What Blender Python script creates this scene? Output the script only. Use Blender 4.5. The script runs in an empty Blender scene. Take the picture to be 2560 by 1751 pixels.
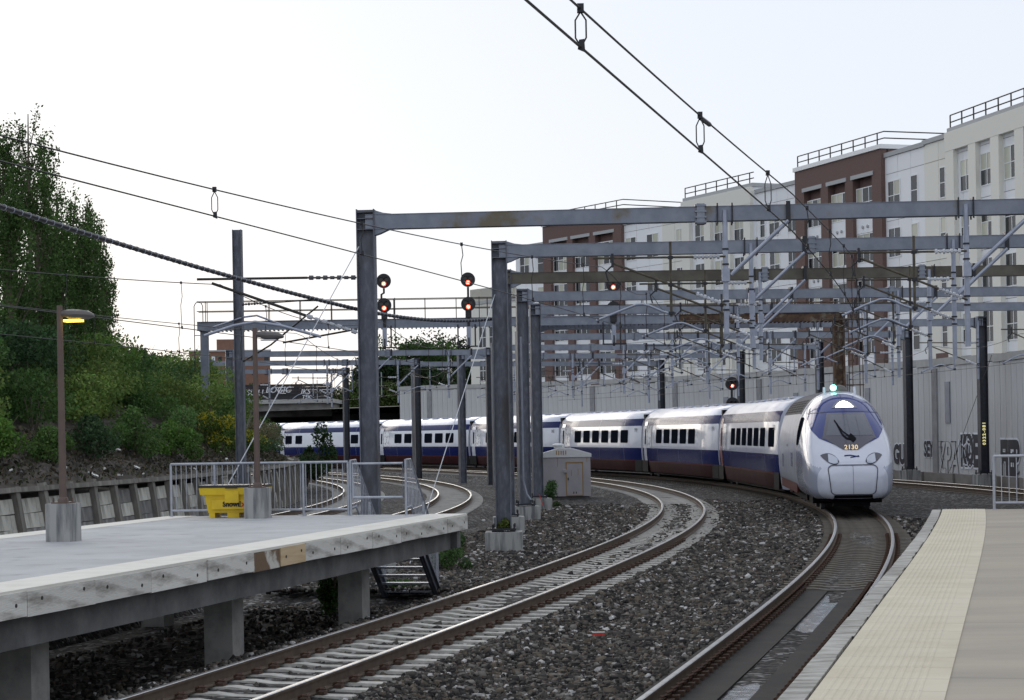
import bpy, math, random
import numpy as np
from mathutils import Vector, Matrix
random.seed(7)
rng = np.random.default_rng(7)
scn = bpy.context.scene
col = scn.collection
R = math.radians

# ------------------------------------------------------------------ camera
EYE = 2.83
cam = bpy.data.cameras.new('camera')
cam.sensor_width = 36.0
cam.lens = 71.7
cam.shift_y = 0.0799
cam.clip_start = 0.5
cam.clip_end = 6000
camo = bpy.data.objects.new('camera', cam)
col.objects.link(camo)
_r = R(1.0)
camo.matrix_world = Matrix(((math.cos(_r), math.sin(_r), 0, 0), (0, 0, -1, 0),
                            (-math.sin(_r), math.cos(_r), 0, EYE), (0, 0, 0, 1)))
scn.camera = camo

# ------------------------------------------------------------------ world, sun, exposure
SUN_AZ, SUN_EL = -16.0, 13.0            # degrees right of the view axis, degrees up
world = bpy.data.worlds.new('World')
scn.world = world
world.use_nodes = True
wn = world.node_tree
bg = wn.nodes['Background']
sky = wn.nodes.new('ShaderNodeTexSky')
sky.sky_type = 'NISHITA'
sky.sun_disc = False
sky.sun_elevation = R(SUN_EL)
sky.sun_rotation = R(SUN_AZ)
sky.altitude = 20
sky.air_density = 1.0
sky.dust_density = 1.2
sky.ozone_density = 1.5
# thin even veil of high cloud: the Nishita sky seen through it
veil = wn.nodes.new('ShaderNodeMix')
veil.data_type = 'RGBA'
veil.inputs[0].default_value = 0.9
wn.links.new(sky.outputs[0], veil.inputs[6])
veil.inputs[7].default_value = (10.7, 11.4, 12.6, 1)
wn.links.new(veil.outputs[2], bg.inputs[0])
bg.inputs[1].default_value = 0.06
sl = bpy.data.lights.new('sun', 'SUN')
sl.energy = 0.5
sl.angle = R(35)
sl.color = (1.0, 0.91, 0.79)
slo = bpy.data.objects.new('sun', sl)
col.objects.link(slo)
_d = Vector((math.sin(R(SUN_AZ)) * math.cos(R(SUN_EL)), math.cos(R(SUN_AZ)) * math.cos(R(SUN_EL)), math.sin(R(SUN_EL))))
slo.rotation_euler = _d.to_track_quat('Z', 'Y').to_euler()
slo.location = (0, 0, 60)
vs = scn.view_settings
vs.view_transform = 'Standard'
vs.look = 'None'
vs.gamma = 1.0
vs.exposure = 0.45
vs.use_curve_mapping = False
try:
    scn.cycles.max_bounces = 6
    scn.cycles.transparent_max_bounces = 8
    scn.cycles.use_denoising = True
except Exception:
    pass

# ------------------------------------------------------------------ materials
def mat(name, c, rough=.6, metal=0., c2=None, scale=3., detail=5., lo=.4, hi=.65, bump=0., bscale=40., spec=.5,
        emit=None, estr=0., stretch=None, rand=0., coat=0., c3=None, scale3=.7, lo3=.55, hi3=.7):
    m = bpy.data.materials.new(name)
    m.use_nodes = True
    nt = m.node_tree
    b = nt.nodes['Principled BSDF']
    b.inputs['Roughness'].default_value = rough
    b.inputs['Metallic'].default_value = metal
    b.inputs['Specular IOR Level'].default_value = spec
    b.inputs['Coat Weight'].default_value = coat
    b.inputs['Coat Roughness'].default_value = .06
    def rgba(v): return (v[0], v[1], v[2], 1)
    b.inputs['Base Color'].default_value = rgba(c)
    tc = None
    if c2 is not None or bump or c3 is not None:
        tc = nt.nodes.new('ShaderNodeTexCoord')
        vec = tc.outputs['Object']
        if stretch:
            mp = nt.nodes.new('ShaderNodeMapping')
            mp.inputs['Scale'].default_value = stretch
            nt.links.new(vec, mp.inputs[0])
            vec = mp.outputs[0]
    out = None
    def layer(prev, colr, sc, l, h):
        n = nt.nodes.new('ShaderNodeTexNoise')
        n.inputs['Scale'].default_value = sc
        n.inputs['Detail'].default_value = detail
        n.inputs['Roughness'].default_value = .62
        nt.links.new(vec, n.inputs['Vector'])
        r = nt.nodes.new('ShaderNodeMapRange')
        r.inputs[1].default_value = l
        r.inputs[2].default_value = h
        nt.links.new(n.outputs['Fac'], r.inputs[0])
        mx = nt.nodes.new('ShaderNodeMix')
        mx.data_type = 'RGBA'
        nt.links.new(r.outputs[0], mx.inputs[0])
        if prev is None:
            mx.inputs[6].default_value = rgba(c)
        else:
            nt.links.new(prev, mx.inputs[6])
        mx.inputs[7].default_value = rgba(colr)
        return mx.outputs[2]
    if c2 is not None:
        out = layer(None, c2, scale, lo, hi)
    if c3 is not None:
        out = layer(out, c3, scale3, lo3, hi3)
    if rand:
        oi = nt.nodes.new('ShaderNodeObjectInfo')
        mr = nt.nodes.new('ShaderNodeMapRange')
        mr.inputs[3].default_value = 1 - rand
        mr.inputs[4].default_value = 1 + rand
        nt.links.new(oi.outputs['Random'], mr.inputs[0])
        hs = nt.nodes.new('ShaderNodeHueSaturation')
        nt.links.new(mr.outputs[0], hs.inputs['Value'])
        if out is None:
            hs.inputs['Color'].default_value = rgba(c)
        else:
            nt.links.new(out, hs.inputs['Color'])
        out = hs.outputs[0]
    if out is not None:
        nt.links.new(out, b.inputs['Base Color'])
    if bump:
        n = nt.nodes.new('ShaderNodeTexNoise')
        n.inputs['Scale'].default_value = bscale
        n.inputs['Detail'].default_value = 4
        nt.links.new(vec, n.inputs['Vector'])
        bp = nt.nodes.new('ShaderNodeBump')
        bp.inputs['Strength'].default_value = bump
        bp.inputs['Distance'].default_value = .02
        nt.links.new(n.outputs['Fac'], bp.inputs['Height'])
        nt.links.new(bp.outputs[0], b.inputs['Normal'])
    if emit:
        b.inputs['Emission Color'].default_value = rgba(emit)
        b.inputs['Emission Strength'].default_value = estr
    return m

def attr_mat(name, rough=.8, trans=0., spec=.3):
    m = bpy.data.materials.new(name)
    m.use_nodes = True
    nt = m.node_tree
    b = nt.nodes['Principled BSDF']
    b.inputs['Roughness'].default_value = rough
    b.inputs['Specular IOR Level'].default_value = spec
    a = nt.nodes.new('ShaderNodeAttribute')
    a.attribute_name = 'tint'
    nt.links.new(a.outputs['Color'], b.inputs['Base Color'])
    if trans:
        t = nt.nodes.new('ShaderNodeBsdfTranslucent')
        nt.links.new(a.outputs['Color'], t.inputs[0])
        mx = nt.nodes.new('ShaderNodeMixShader')
        mx.inputs[0].default_value = trans
        nt.links.new(b.outputs[0], mx.inputs[1])
        nt.links.new(t.outputs[0], mx.inputs[2])
        nt.links.new(mx.outputs[0], nt.nodes['Material Output'].inputs[0])
    return m

M = {}
M['galv'] = mat('galvanised_steel', (.19, .21, .26), .5, .5, (.27, .29, .345), 2.2, 6, .35, .7, .12, 60)
M['galv_stain'] = mat('stained_galvanised_steel', (.19, .21, .26), .55, .5, (.27, .29, .345), 2.2, 6, .35, .7, .12, 60,
                      c3=(.16, .14, .10), scale3=.55, lo3=.52, hi3=.62)
M['galv_brown'] = mat('brown_weathered_steel', (.085, .075, .06), .65, .2, (.14, .13, .105), 1.2, 6)
M['post'] = mat('dark_galvanised_post', (.12, .13, .16), .55, .4, (.20, .21, .25), 9, 8, .45, .7, .12, 90, c3=(.085, .08, .085), scale3=1.4, lo3=.5, hi3=.68, stretch=(1, 1, .35))
M['post_dark'] = mat('dark_painted_post', (.03, .033, .045), .5, .2, (.05, .053, .07), 5)
M['tube'] = mat('pale_galvanised_tube', (.30, .33, .41), .45, .4, (.38, .41, .49), 4)
M['rod'] = mat('rusty_brown_rod', (.06, .05, .036), .6, .2, (.11, .09, .06), 6)
M['rust'] = mat('rusted_steel', (.055, .03, .021), .85, 0, (.11, .065, .038), 4, 6, .4, .6, c3=(.24, .22, .17), scale3=2.2)
M['dkmetal'] = mat('black_fitting', (.025, .027, .035), .5, .3)
M['insul'] = mat('pale_insulator', (.5, .52, .57), .35, 0, rand=.2)
M['insul_dk'] = mat('dark_insulator', (.06, .06, .07), .4)
M['wire'] = mat('dark_wire', (.03, .03, .028), .5, .4)
M['cable'] = mat('black_cable', (.02, .021, .027), .5)
M['cable_tie'] = mat('pale_spiral_tie', (.32, .34, .4), .5, .2)
M['concrete'] = mat('concrete', (.36, .36, .35), .85, 0, (.27, .27, .27), 2.5, 7, .35, .7, .2, 30)
M['concrete_st'] = mat('streaked_concrete', (.34, .34, .33), .85, 0, (.13, .135, .14), 3.2, 6, .48, .62, .2, 25, stretch=(1.2, 1.2, .14))
M['slab'] = mat('platform_concrete', (.43, .435, .445), .8, 0, (.33, .335, .345), .7, 8, .35, .7, .12, 60,
                c3=(.20, .20, .205), scale3=1.7, lo3=.56, hi3=.78, rand=.06)
M['slab_brown'] = mat('tan_platform_concrete', (.385, .335, .268), .8, 0, (.30, .267, .22), .8, 7, .35, .65, .1, 70,
                      c3=(.35, .30, .23), scale3=2.0, lo3=.55, hi3=.8, stretch=(.35, 1.6, 1))
M['conc_dark'] = mat('grimy_concrete_beam', (.10, .10, .10), .9, 0, (.17, .17, .168), 1.6, 7, .4, .65, .2, 20)
M['column'] = mat('platform_column_concrete', (.42, .405, .38), .85, 0, (.28, .275, .26), 3, 6, bump=.15, bscale=30)
M['white_strip'] = mat('cream_tactile', (.66, .64, .585), .75, 0, (.54, .515, .45), 2.2, 8, .45, .8)
M['cream'] = mat('cream_tactile_ribbed', (.58, .525, .405), .75, 0, (.50, .44, .325), 1.3, 7, .4, .7, .1, 60, rand=.03)
M['board'] = mat('white_painted_timber', (.62, .605, .565), .8, 0, (.22, .20, .175), 2.6, 9, .50, .68, .3, 30, stretch=(1, .35, 2), rand=.1)
M['board_raw'] = mat('raw_pine', (.58, .44, .28), .75, 0, (.48, .34, .19), 3, 6, stretch=(1, .3, 6))
M['board_rot'] = mat('rotten_painted_timber', (.55, .53, .48), .85, 0, (.16, .10, .06), 1.5, 7, .44, .52, .4, 20)
M['board_top'] = mat('worn_grey_timber', (.42, .41, .375), .85, 0, (.19, .175, .155), 5, 9, .42, .66, .5, 30, stretch=(.5, 1.5, 1), rand=.12)
M['hole'] = mat('dark_bolt', (.03, .027, .025), .7)
M['rail_side'] = mat('rail_rust', (.075, .05, .034), .75, .1, (.115, .08, .055), 5, 6)
M['rail_top'] = mat('rail_running_surface', (.45, .45, .46), .28, .9, (.34, .32, .31), 4)
M['tie'] = mat('concrete_tie', (.48, .465, .43), .85, 0, (.31, .295, .265), 5, 7, .42, .68, .2, 40, rand=.1)
M['tie_far'] = mat('concrete_tie_far', (.42, .41, .385), .85, 0, (.29, .28, .26), 3)
M['tie_dirty'] = mat('dirty_tie', (.15, .13, .105), .9, 0, (.085, .075, .065), 3, 7, .4, .65, .2, 40, rand=.12)
M['clip'] = mat('rusty_clip', (.09, .045, .025), .75, .3, (.05, .035, .03), 20)
M['slabtrack'] = mat('oily_track_slab', (.016, .0145, .0135), .7, 0, (.032, .028, .024), 2.2, 7, .4, .7, .2, 25, spec=.15)
M['gutter'] = mat('wet_gutter', (.05, .05, .055), .12, 0, (.34, .35, .38), 5, 8, .5, .6, .2, 30)
M['dirt'] = mat('bank_dirt', (.035, .029, .024), .95, 0, (.085, .07, .056), 2.2, 8, .4, .65, .5, 9)
M['ground'] = mat('ground_soil', (.09, .085, .075), .95, 0, (.13, .12, .10), .2)
M['timber'] = mat('grey_timber', (.15, .14, .125), .9, 0, (.25, .235, .21), 1.5, 7, stretch=(3, 3, .6), rand=.2, bump=.3, bscale=15)
M['lag_w'] = mat('whitewashed_plank', (.50, .49, .44), .9, 0, (.17, .16, .14), 1.3, 7, .48, .68, .3, 15, stretch=(2.2, 2.2, .7), rand=.15)
M['lag_g'] = mat('grey_plank', (.25, .245, .235), .9, 0, (.11, .105, .10), 1.6, 7, .42, .66, .3, 15, stretch=(2.2, 2.2, .7), rand=.2)
M['rw'] = mat('retaining_wall_concrete', (.55, .555, .555), .88, 0, (.42, .42, .425), .9, 7, .35, .7, .12, 20, rand=.025,
              stretch=(1.5, 1.5, .35), c3=(.55, .565, .585), scale3=.5, lo3=.5, hi3=.75)
M['rw_dk'] = mat('retaining_wall_pilaster', (.23, .23, .24), .88, 0, (.3, .3, .31), 1.2)
M['rw_foot'] = mat('wall_footing', (.235, .215, .20), .9, 0, (.16, .15, .14), .8, 7, .4, .65, .3, 10)
M['coping'] = mat('wall_coping', (.42, .42, .41), .85, 0, (.35, .35, .345), 1.0)
M['panel_w'] = mat('white_panel', (.80, .81, .83), .6, 0, rand=.04)
M['panel_b'] = mat('beige_panel', (.75, .735, .67), .7, 0, rand=.03)
M['brick'] = mat('brown_brick', (.155, .095, .085), .85, 0, (.125, .075, .067), 8, 4, rand=.05)
M['brick_far'] = mat('red_brick_far', (.22, .12, .085), .85, 0, (.19, .10, .07), 1.5)
M['joint'] = mat('panel_joint', (.30, .30, .30), .8)
M['stone'] = mat('grey_lintel_stone', (.40, .41, .42), .75)
M['frame_w'] = mat('white_window_frame', (.78, .79, .80), .5)
M['glass'] = mat('window_glass', (.022, .026, .03), .1, 0, spec=.35, rand=.5)
M['glass_lt'] = mat('blind_with_sky_reflection', (.46, .46, .37), .3, 0, spec=.4, rand=.2)  # pale blind tone with the sky's reflection mixed into the colour
M['roofgrey'] = mat('flat_roof', (.2, .2, .2), .9)
M['railing_dk'] = mat('dark_roof_railing', (.02, .018, .014), .6)
M['railing'] = mat('galvanised_railing', (.36, .38, .43), .5, .5, (.46, .48, .53), 6, rand=.05)
M['lamp_pole'] = mat('brown_lamp_pole', (.13, .09, .075), .5, .2, (.10, .07, .06), 3)
M['lamp_head'] = mat('grey_lamp_head', (.12, .11, .105), .45, .3)
M['lamp_glow'] = mat('lamp_glow', (.9, .8, .3), .4, emit=(1.0, .72, .08), estr=1.7)
M['yellow'] = mat('yellow_plastic', (.72, .50, .012), .5, 0, (.62, .42, .012), 2.5)
M['lid'] = mat('black_plastic_lid', (.018, .018, .022), .45)
M['black_print'] = mat('black_print', (.012, .012, .012), .6)
M['red_print'] = mat('red_print', (.5, .02, .015), .6)
M['white_print'] = mat('white_print', (.62, .64, .68), .7)
M['tan_print'] = mat('orange_number', (.85, .66, .40), .5, emit=(1, .74, .42), estr=.35)
M['yellow_print'] = mat('glowing_yellow_print', (.9, .8, .3), .5, emit=(1, .9, .45), estr=.4)  # yellow digits given a glow of their own, though they are no lamp
M['hut'] = mat('pinkish_hut_paint', (.36, .34, .36), .6, 0, (.30, .285, .30), .9, 5, .4, .7, rand=0)
M['hut_roof'] = mat('white_hut_roof', (.60, .60, .61), .6)
M['hut_rust'] = mat('hut_rust_streak', (.33, .19, .05), .8)
M['t_white'] = mat('train_white', (.68, .70, .78), .2, 0, (.62, .645, .73), .6, 5, .4, .75, coat=.45)
M['t_blue'] = mat('train_blue', (.007, .014, .095), .2, 0, spec=.06, coat=.03)
M['t_red'] = mat('train_red', (.085, .014, .013), .45, 0, spec=.05)
M['t_skirt'] = mat('train_dark_red_skirt', (.030, .006, .008), .5, 0, (.045, .010, .012), 2, spec=.05)
M['t_roof'] = mat('train_silver_roof', (.56, .59, .68), .3, .2, (.44, .47, .58), .9, 5, .4, .7)
M['t_roof_dk'] = mat('train_dark_roof', (.05, .053, .075), .6, 0, (.11, .115, .15), 6, 3, spec=.1)
M['t_silver'] = mat('train_silver_side', (.46, .49, .58), .28, .1, (.38, .41, .50), .8, 5, coat=.2, stretch=(1, 1, .4))
M['t_nose'] = mat('train_pale_nose', (.60, .625, .72), .18, 0, (.55, .575, .67), .7, 4, coat=.5)
M['t_grey'] = mat('train_grey_flank_shade', (.36, .39, .49), .2, .1, coat=.3)  # silver-grey paint; on the nose flank it also carries reflected shade
M['t_glass'] = mat('train_window_glass', (.010, .012, .019), .3, 0, spec=.0)
M['t_visor'] = mat('train_blue_visor', (.020, .036, .19), .08, 0, spec=.3, coat=.06)
M['t_screen'] = mat('windscreen_glass', (.085, .092, .125), .08, 0, spec=.5, coat=.15)
M['t_screen_dk'] = mat('windscreen_band', (.03, .03, .055), .15, 0, coat=.5)
M['t_black'] = mat('train_black', (.008, .008, .010), .6, spec=.05)
M['t_seam'] = mat('train_panel_seam', (.03, .032, .045), .5)
M['t_door'] = mat('train_door_white', (.60, .62, .68), .25, 0, coat=.4)
M['t_door_red'] = mat('train_door_red', (.25, .035, .02), .3, 0, coat=.4)
M['head'] = mat('headlight', (1, 1, 1), .3, emit=(1, .98, .92), estr=4.0)
M['lens'] = mat('lamp_lens', (.42, .46, .55), .12, .1, spec=1.0, coat=1.0)
M['green'] = mat('green_lamp', (.3, 1, .8), .3, emit=(.25, 1.0, .75), estr=3.5)
M['redlamp'] = mat('red_signal_lamp', (1, .1, .05), .3, emit=(1, .06, .02), estr=3.2)
M['redcore'] = mat('red_signal_core', (1, .6, .5), .3, emit=(1, .38, .28), estr=4)
M['sig'] = mat('signal_black', (.018, .017, .022), .55)
M['sig_lens'] = mat('dark_signal_lens', (.05, .025, .02), .2)
M['bridge'] = mat('bridge_concrete', (.24, .235, .22), .9, 0, (.13, .125, .12), .7, 7, .42, .65)
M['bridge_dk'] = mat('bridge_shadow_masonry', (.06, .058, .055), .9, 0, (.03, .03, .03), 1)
M['fence_dk'] = mat('dark_bridge_fence', (.02, .02, .025), .7, rand=.3)
M['graf_w'] = mat('pale_spray_paint', (.74, .76, .82), .8)
M['graf_g'] = mat('grey_spray_paint', (.27, .28, .31), .8)
M['graf_k'] = mat('dark_spray_paint', (.025, .025, .035), .8)
M['bark'] = mat('bark', (.10, .08, .06), .9, 0, (.16, .13, .10), 4)
M['twig'] = mat('pale_twig', (.26, .24, .21), .9)
M['leaf'] = attr_mat('leaf', .7, .35, .25)
M['stone_attr'] = attr_mat('ballast_stone', .85, 0, .25)
M['trash_w'] = mat('white_litter', (.7, .7, .68), .6)
M['trash_r'] = mat('red_litter', (.6, .05, .04), .5)

def ballast_mat():
    m = bpy.data.materials.new('ballast')
    m.use_nodes = True
    nt = m.node_tree
    b = nt.nodes['Principled BSDF']
    b.inputs['Roughness'].default_value = .9
    b.inputs['Specular IOR Level'].default_value = .25
    tc = nt.nodes.new('ShaderNodeTexCoord')
    v = nt.nodes.new('ShaderNodeTexVoronoi')
    v.inputs['Scale'].default_value = 11
    nt.links.new(tc.outputs['Object'], v.inputs['Vector'])
    sp = nt.nodes.new('ShaderNodeSeparateColor')
    nt.links.new(v.outputs['Color'], sp.inputs[0])
    cr = nt.nodes.new('ShaderNodeValToRGB')
    e = cr.color_ramp.elements
    e[0].position, e[0].color = 0, (.012, .0115, .0115, 1)
    e[1].position, e[1].color = 1, (.26, .255, .25, 1)
    for p, c in ((.45, (.033, .031, .030, 1)), (.8, (.075, .068, .062, 1))):
        x = e.new(p)
        x.color = c
    nt.links.new(sp.outputs[0], cr.inputs[0])
    n = nt.nodes.new('ShaderNodeTexNoise')
    n.inputs['Scale'].default_value = .25
    n.inputs['Detail'].default_value = 5
    nt.links.new(tc.outputs['Object'], n.inputs['Vector'])
    mr = nt.nodes.new('ShaderNodeMapRange')
    mr.inputs[1].default_value, mr.inputs[2].default_value = .35, .65
    mr.inputs[3].default_value, mr.inputs[4].default_value = .75, 1.3
    nt.links.new(n.outputs['Fac'], mr.inputs[0])
    hs = nt.nodes.new('ShaderNodeHueSaturation')
    nt.links.new(mr.outputs[0], hs.inputs['Value'])
    nt.links.new(cr.outputs[0], hs.inputs['Color'])
    nt.links.new(hs.outputs[0], b.inputs['Base Color'])
    bp = nt.nodes.new('ShaderNodeBump')
    bp.inputs['Strength'].default_value = 1
    bp.inputs['Distance'].default_value = .05
    bp.invert = True
    nt.links.new(v.outputs['Distance'], bp.inputs['Height'])
    nt.links.new(bp.outputs[0], b.inputs['Normal'])
    return m
M['ballast'] = ballast_mat()

# ------------------------------------------------------------------ mesh helpers
class MB:
    """collects shapes; build() links them as one mesh object"""
    def __init__(self):
        self.v, self.f, self.m = [], [], []
    def add(self, vs_, fs, mi=0):
        o = len(self.v)
        self.v += [tuple(p) for p in vs_]
        self.f += [tuple(i + o for i in f) for f in fs]
        self.m += [mi] * len(fs)
        return self
    def box(self, x0, x1, y0, y1, z0, z1, mi=0, mx=None):
        p = [Vector((x, y, z)) for z in (z0, z1) for y in (y0, y1) for x in (x0, x1)]
        if mx is not None:
            p = [mx @ q for q in p]
        return self.add(p, [(0, 2, 3, 1), (4, 5, 7, 6), (0, 1, 5, 4), (2, 6, 7, 3), (0, 4, 6, 2), (1, 3, 7, 5)], mi)
    def tube(self, pts, r, n=8, mi=0, cap=True, r2=None):
        pts = [Vector(p) for p in pts]
        rings = []
        up = None
        for i, p in enumerate(pts):
            t = (pts[min(i + 1, len(pts) - 1)] - pts[max(i - 1, 0)]).normalized()
            if up is None:
                up = Vector((0, 0, 1)) if abs(t.z) < .9 else Vector((1, 0, 0))
            a = t.cross(up).normalized()
            bb = a.cross(t).normalized()
            up = bb
            rr = r if r2 is None else r + (r2 - r) * i / max(1, len(pts) - 1)
            rings.append([p + (a * math.cos(2 * math.pi * k / n) + bb * math.sin(2 * math.pi * k / n)) * rr for k in range(n)])
        vs_ = [q for rg in rings for q in rg]
        fs = []
        for i in range(len(pts) - 1):
            for k in range(n):
                k2 = (k + 1) % n
                fs.append((i * n + k, i * n + k2, (i + 1) * n + k2, (i + 1) * n + k))
        if cap:
            fs.append(tuple(range(n))[::-1])
            fs.append(tuple((len(pts) - 1) * n + k for k in range(n)))
        return self.add(vs_, fs, mi)
    def bar(self, a, b_, w, h, mi=0):
        """rectangular bar between two points, h in the plane holding z"""
        a, b_ = Vector(a), Vector(b_)
        t = (b_ - a).normalized()
        up = Vector((0, 0, 1)) if abs(t.z) < .95 else Vector((0, 1, 0))
        s = t.cross(up).normalized()
        u = s.cross(t).normalized()
        vs_ = [q + s * sx * w / 2 + u * sz * h / 2 for q in (a, b_) for sx, sz in ((-1, -1), (1, -1), (1, 1), (-1, 1))]
        return self.add(vs_, [(0, 1, 2, 3), (7, 6, 5, 4), (0, 4, 5, 1), (1, 5, 6, 2), (2, 6, 7, 3), (3, 7, 4, 0)], mi)
    def prism(self, poly, y0, y1, mi=0, axis='y'):
        """polygon in (x,z) extruded along y, or in (x,y) extruded along z, or (y,z) along x"""
        def P(a, b_, c):
            return {'y': (a, c, b_), 'z': (a, b_, c), 'x': (c, a, b_)}[axis]
        n = len(poly)
        vs_ = [P(a, b_, y0) for a, b_ in poly] + [P(a, b_, y1) for a, b_ in poly]
        fs = [tuple(range(n)), tuple(range(2 * n - 1, n - 1, -1))]
        for i in range(n):
            j = (i + 1) % n
            fs.append((i, i + n, j + n, j))
        return self.add(vs_, fs, mi)
    def lathe(self, prof, c=(0, 0, 0), n=14, axis='z', mi=0):
        rings = []
        for r, h in prof:
            for k in range(n):
                a = 2 * math.pi * k / n
                p = (r * math.cos(a), r * math.sin(a), h)
                if axis == 'y':
                    p = (p[0], p[2], p[1])
                elif axis == 'x':
                    p = (p[2], p[0], p[1])
                rings.append((p[0] + c[0], p[1] + c[1], p[2] + c[2]))
        fs = []
        for i in range(len(prof) - 1):
            for k in range(n):
                k2 = (k + 1) % n
                fs.append((i * n + k, i * n + k2, (i + 1) * n + k2, (i + 1) * n + k))
        fs.append(tuple(range(n))[::-1])
        fs.append(tuple((len(prof) - 1) * n + k for k in range(n)))
        return self.add(rings, fs, mi)
    def mesh(self, name, mats, smooth=False, fixn=True):
        me = bpy.data.meshes.new(name)
        me.from_pydata(self.v, [], self.f)
        for m_ in (mats if isinstance(mats, (list, tuple)) else [mats]):
            me.materials.append(M[m_])
        if any(self.m):
            me.polygons.foreach_set('material_index', self.m)
        if fixn:
            import bmesh
            bm = bmesh.new()
            bm.from_mesh(me)
            bmesh.ops.recalc_face_normals(bm, faces=bm.faces)
            bm.to_mesh(me)
            bm.free()
        if smooth:
            me.polygons.foreach_set('use_smooth', [True] * len(me.polygons))
            try:
                me.set_sharp_from_angle(angle=R(35))
            except Exception:
                pass
        return me
    def build(self, name, mats, parent=None, smooth=False, loc=None, rz=0., fixn=True):
        return link(name, self.mesh(name, mats, smooth, fixn), parent, loc, rz)

def link(name, data, parent=None, loc=None, rz=0.):
    o = bpy.data.objects.new(name, data)
    col.objects.link(o)
    if parent is not None:
        o.parent = parent
    if loc is not None:
        o.location = loc
    if rz:
        o.rotation_euler = (0, 0, rz)
    return o
def tag(o, label=None, cat=None, group=None, kind=None):
    if label: o['label'] = label
    if cat: o['category'] = cat
    if group: o['group'] = group
    if kind: o['kind'] = kind
    return o
def thing(name, label, cat, loc=(0, 0, 0), rz=0., group=None, kind=None):
    o = link(name, None, None, loc, rz)
    o.empty_display_size = .3
    return tag(o, label, cat, group, kind)
def copy_tree(o, parent=None):
    c = o.copy()
    col.objects.link(c)
    c.parent = parent
    for ch in list(o.children):
        copy_tree(ch, c)
    return c
def text_mesh(name, body, size, mat_, offset=0., extrude=0., shear=0., spacing=1.):
    cu = bpy.data.curves.new(name, 'FONT')
    cu.body = body
    cu.size = size
    cu.offset = offset
    cu.extrude = extrude
    cu.shear = shear
    cu.space_character = spacing
    cu.align_x = 'CENTER'
    cu.resolution_u = 3
    t = bpy.data.objects.new(name, cu)
    col.objects.link(t)
    dg = bpy.context.evaluated_depsgraph_get()
    me = bpy.data.meshes.new_from_object(t.evaluated_get(dg))
    bpy.data.objects.remove(t)
    me.name = name
    me.materials.clear()
    me.materials.append(M[mat_])
    return me
ORD = ['nearest', 'second nearest', 'third nearest', 'fourth nearest', 'fifth nearest', 'sixth nearest', 'seventh nearest',
       'eighth nearest', 'ninth nearest', 'tenth nearest', 'eleventh nearest']
NTH = ['first', 'second', 'third', 'fourth', 'fifth', 'sixth', 'seventh', 'eighth', 'ninth', 'tenth', 'eleventh', 'twelfth']

# ------------------------------------------------------------------ alignment of the railway (track A is the centre line)
_ds = .25
_S = np.arange(-80, 1140) * _ds
_k = np.clip((_S - 21.46) / (68.28 - 21.46), 0, 1) / 191.0
_h = .242 - np.cumsum(_k) * _ds
_x = np.cumsum(np.sin(_h)) * _ds
_y = np.cumsum(np.cos(_h)) * _ds
_i0 = int(np.argmin(abs(_S)))
_x += -9.026 - _x[_i0]
_y += 0 - _y[_i0]
def head(s): return float(np.interp(s, _S, _h))
def crv(s, off=0., z=0.):
    h = head(s)
    return Vector((float(np.interp(s, _S, _x)) + off * math.cos(h), float(np.interp(s, _S, _y)) - off * math.sin(h), z))
OB, OD, OE = 5.634, -14.02, -9.4
def OC(s): return 12.2 + 4.2 * min(1, max(0, (125 - s) / 65)) ** 1.2
def smat(s, off=0., z=0.):
    return Matrix.Translation(crv(s, off, z)) @ Matrix.Rotation(-head(s), 4, 'Z')
def frange(a, b_, d):
    n = max(1, int(round((b_ - a) / d)))
    return [a + (b_ - a) * i / n for i in range(n + 1)]
def ribbon(mb, s_list, rows, mi=0, offs=0.):
    """lofted sheet; rows = list of (off,z), one strip per neighbouring pair (mi may be a list per strip)"""
    vs_ = []
    for s in s_list:
        o = offs(s) if callable(offs) else offs
        vs_ += [crv(s, a + o, z) for a, z in rows]
    n = len(rows)
    for j in range(n - 1):
        fs = [(i * n + j, i * n + j + 1, (i + 1) * n + j + 1, (i + 1) * n + j) for i in range(len(s_list) - 1)]
        m_ = mi[j] if isinstance(mi, list) else mi
        if j == 0:
            o0 = len(mb.v)
            mb.v += [tuple(p) for p in vs_]
        mb.f += [tuple(k + o0 for k in f) for f in fs]
        mb.m += [m_] * len(fs)
    return mb

# ------------------------------------------------------------------ ground
mb = MB()
mb.add([(-2500, -400, -1.4), (2500, -400, -1.4), (2500, 3000, -1.4), (-2500, 3000, -1.4)], [(0, 1, 2, 3)])
tag(mb.build('ground', 'ground', fixn=False), kind='structure')
def bal_z(off, s):
    z = -.30
    for t in (OB, 0, OD, OE, OC(s)):
        z = max(z, -.23 - max(0, abs(off - t) - 1.55) * .3) if abs(off - t) < 1.9 else z
    if 2 < off < 4.4: z = -.33 - .05 * math.cos((off - 2.8) * 2)
    if s < 43 and -7.6 < off < -2.2: z = -.75
    elif -7.6 < off < -1.9: z = -.45
    if s < 42 and off > 7.7: z = -.7
    return z
mb = MB()
sl_ = frange(8, 262, 2.0)
ol_ = [-17.4 + .35 * i for i in range(int(35.2 / .35) + 1)]
g = [[crv(s, o, bal_z(o, s) + .03 * math.sin(s * 1.7 + o * 2.3) * math.cos(o * 3.1 - s)) for o in ol_] for s in sl_]
n = len(ol_)
mb.add([p for r_ in g for p in r_], [(i * n + j, i * n + j + 1, (i + 1) * n + j + 1, (i + 1) * n + j) for i in range(len(sl_) - 1) for j in range(n - 1)])
tag(mb.build('ballast_bed', 'ballast', smooth=False, fixn=False), 'dark grey crushed stone bed under all the tracks', None, kind='structure')
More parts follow.
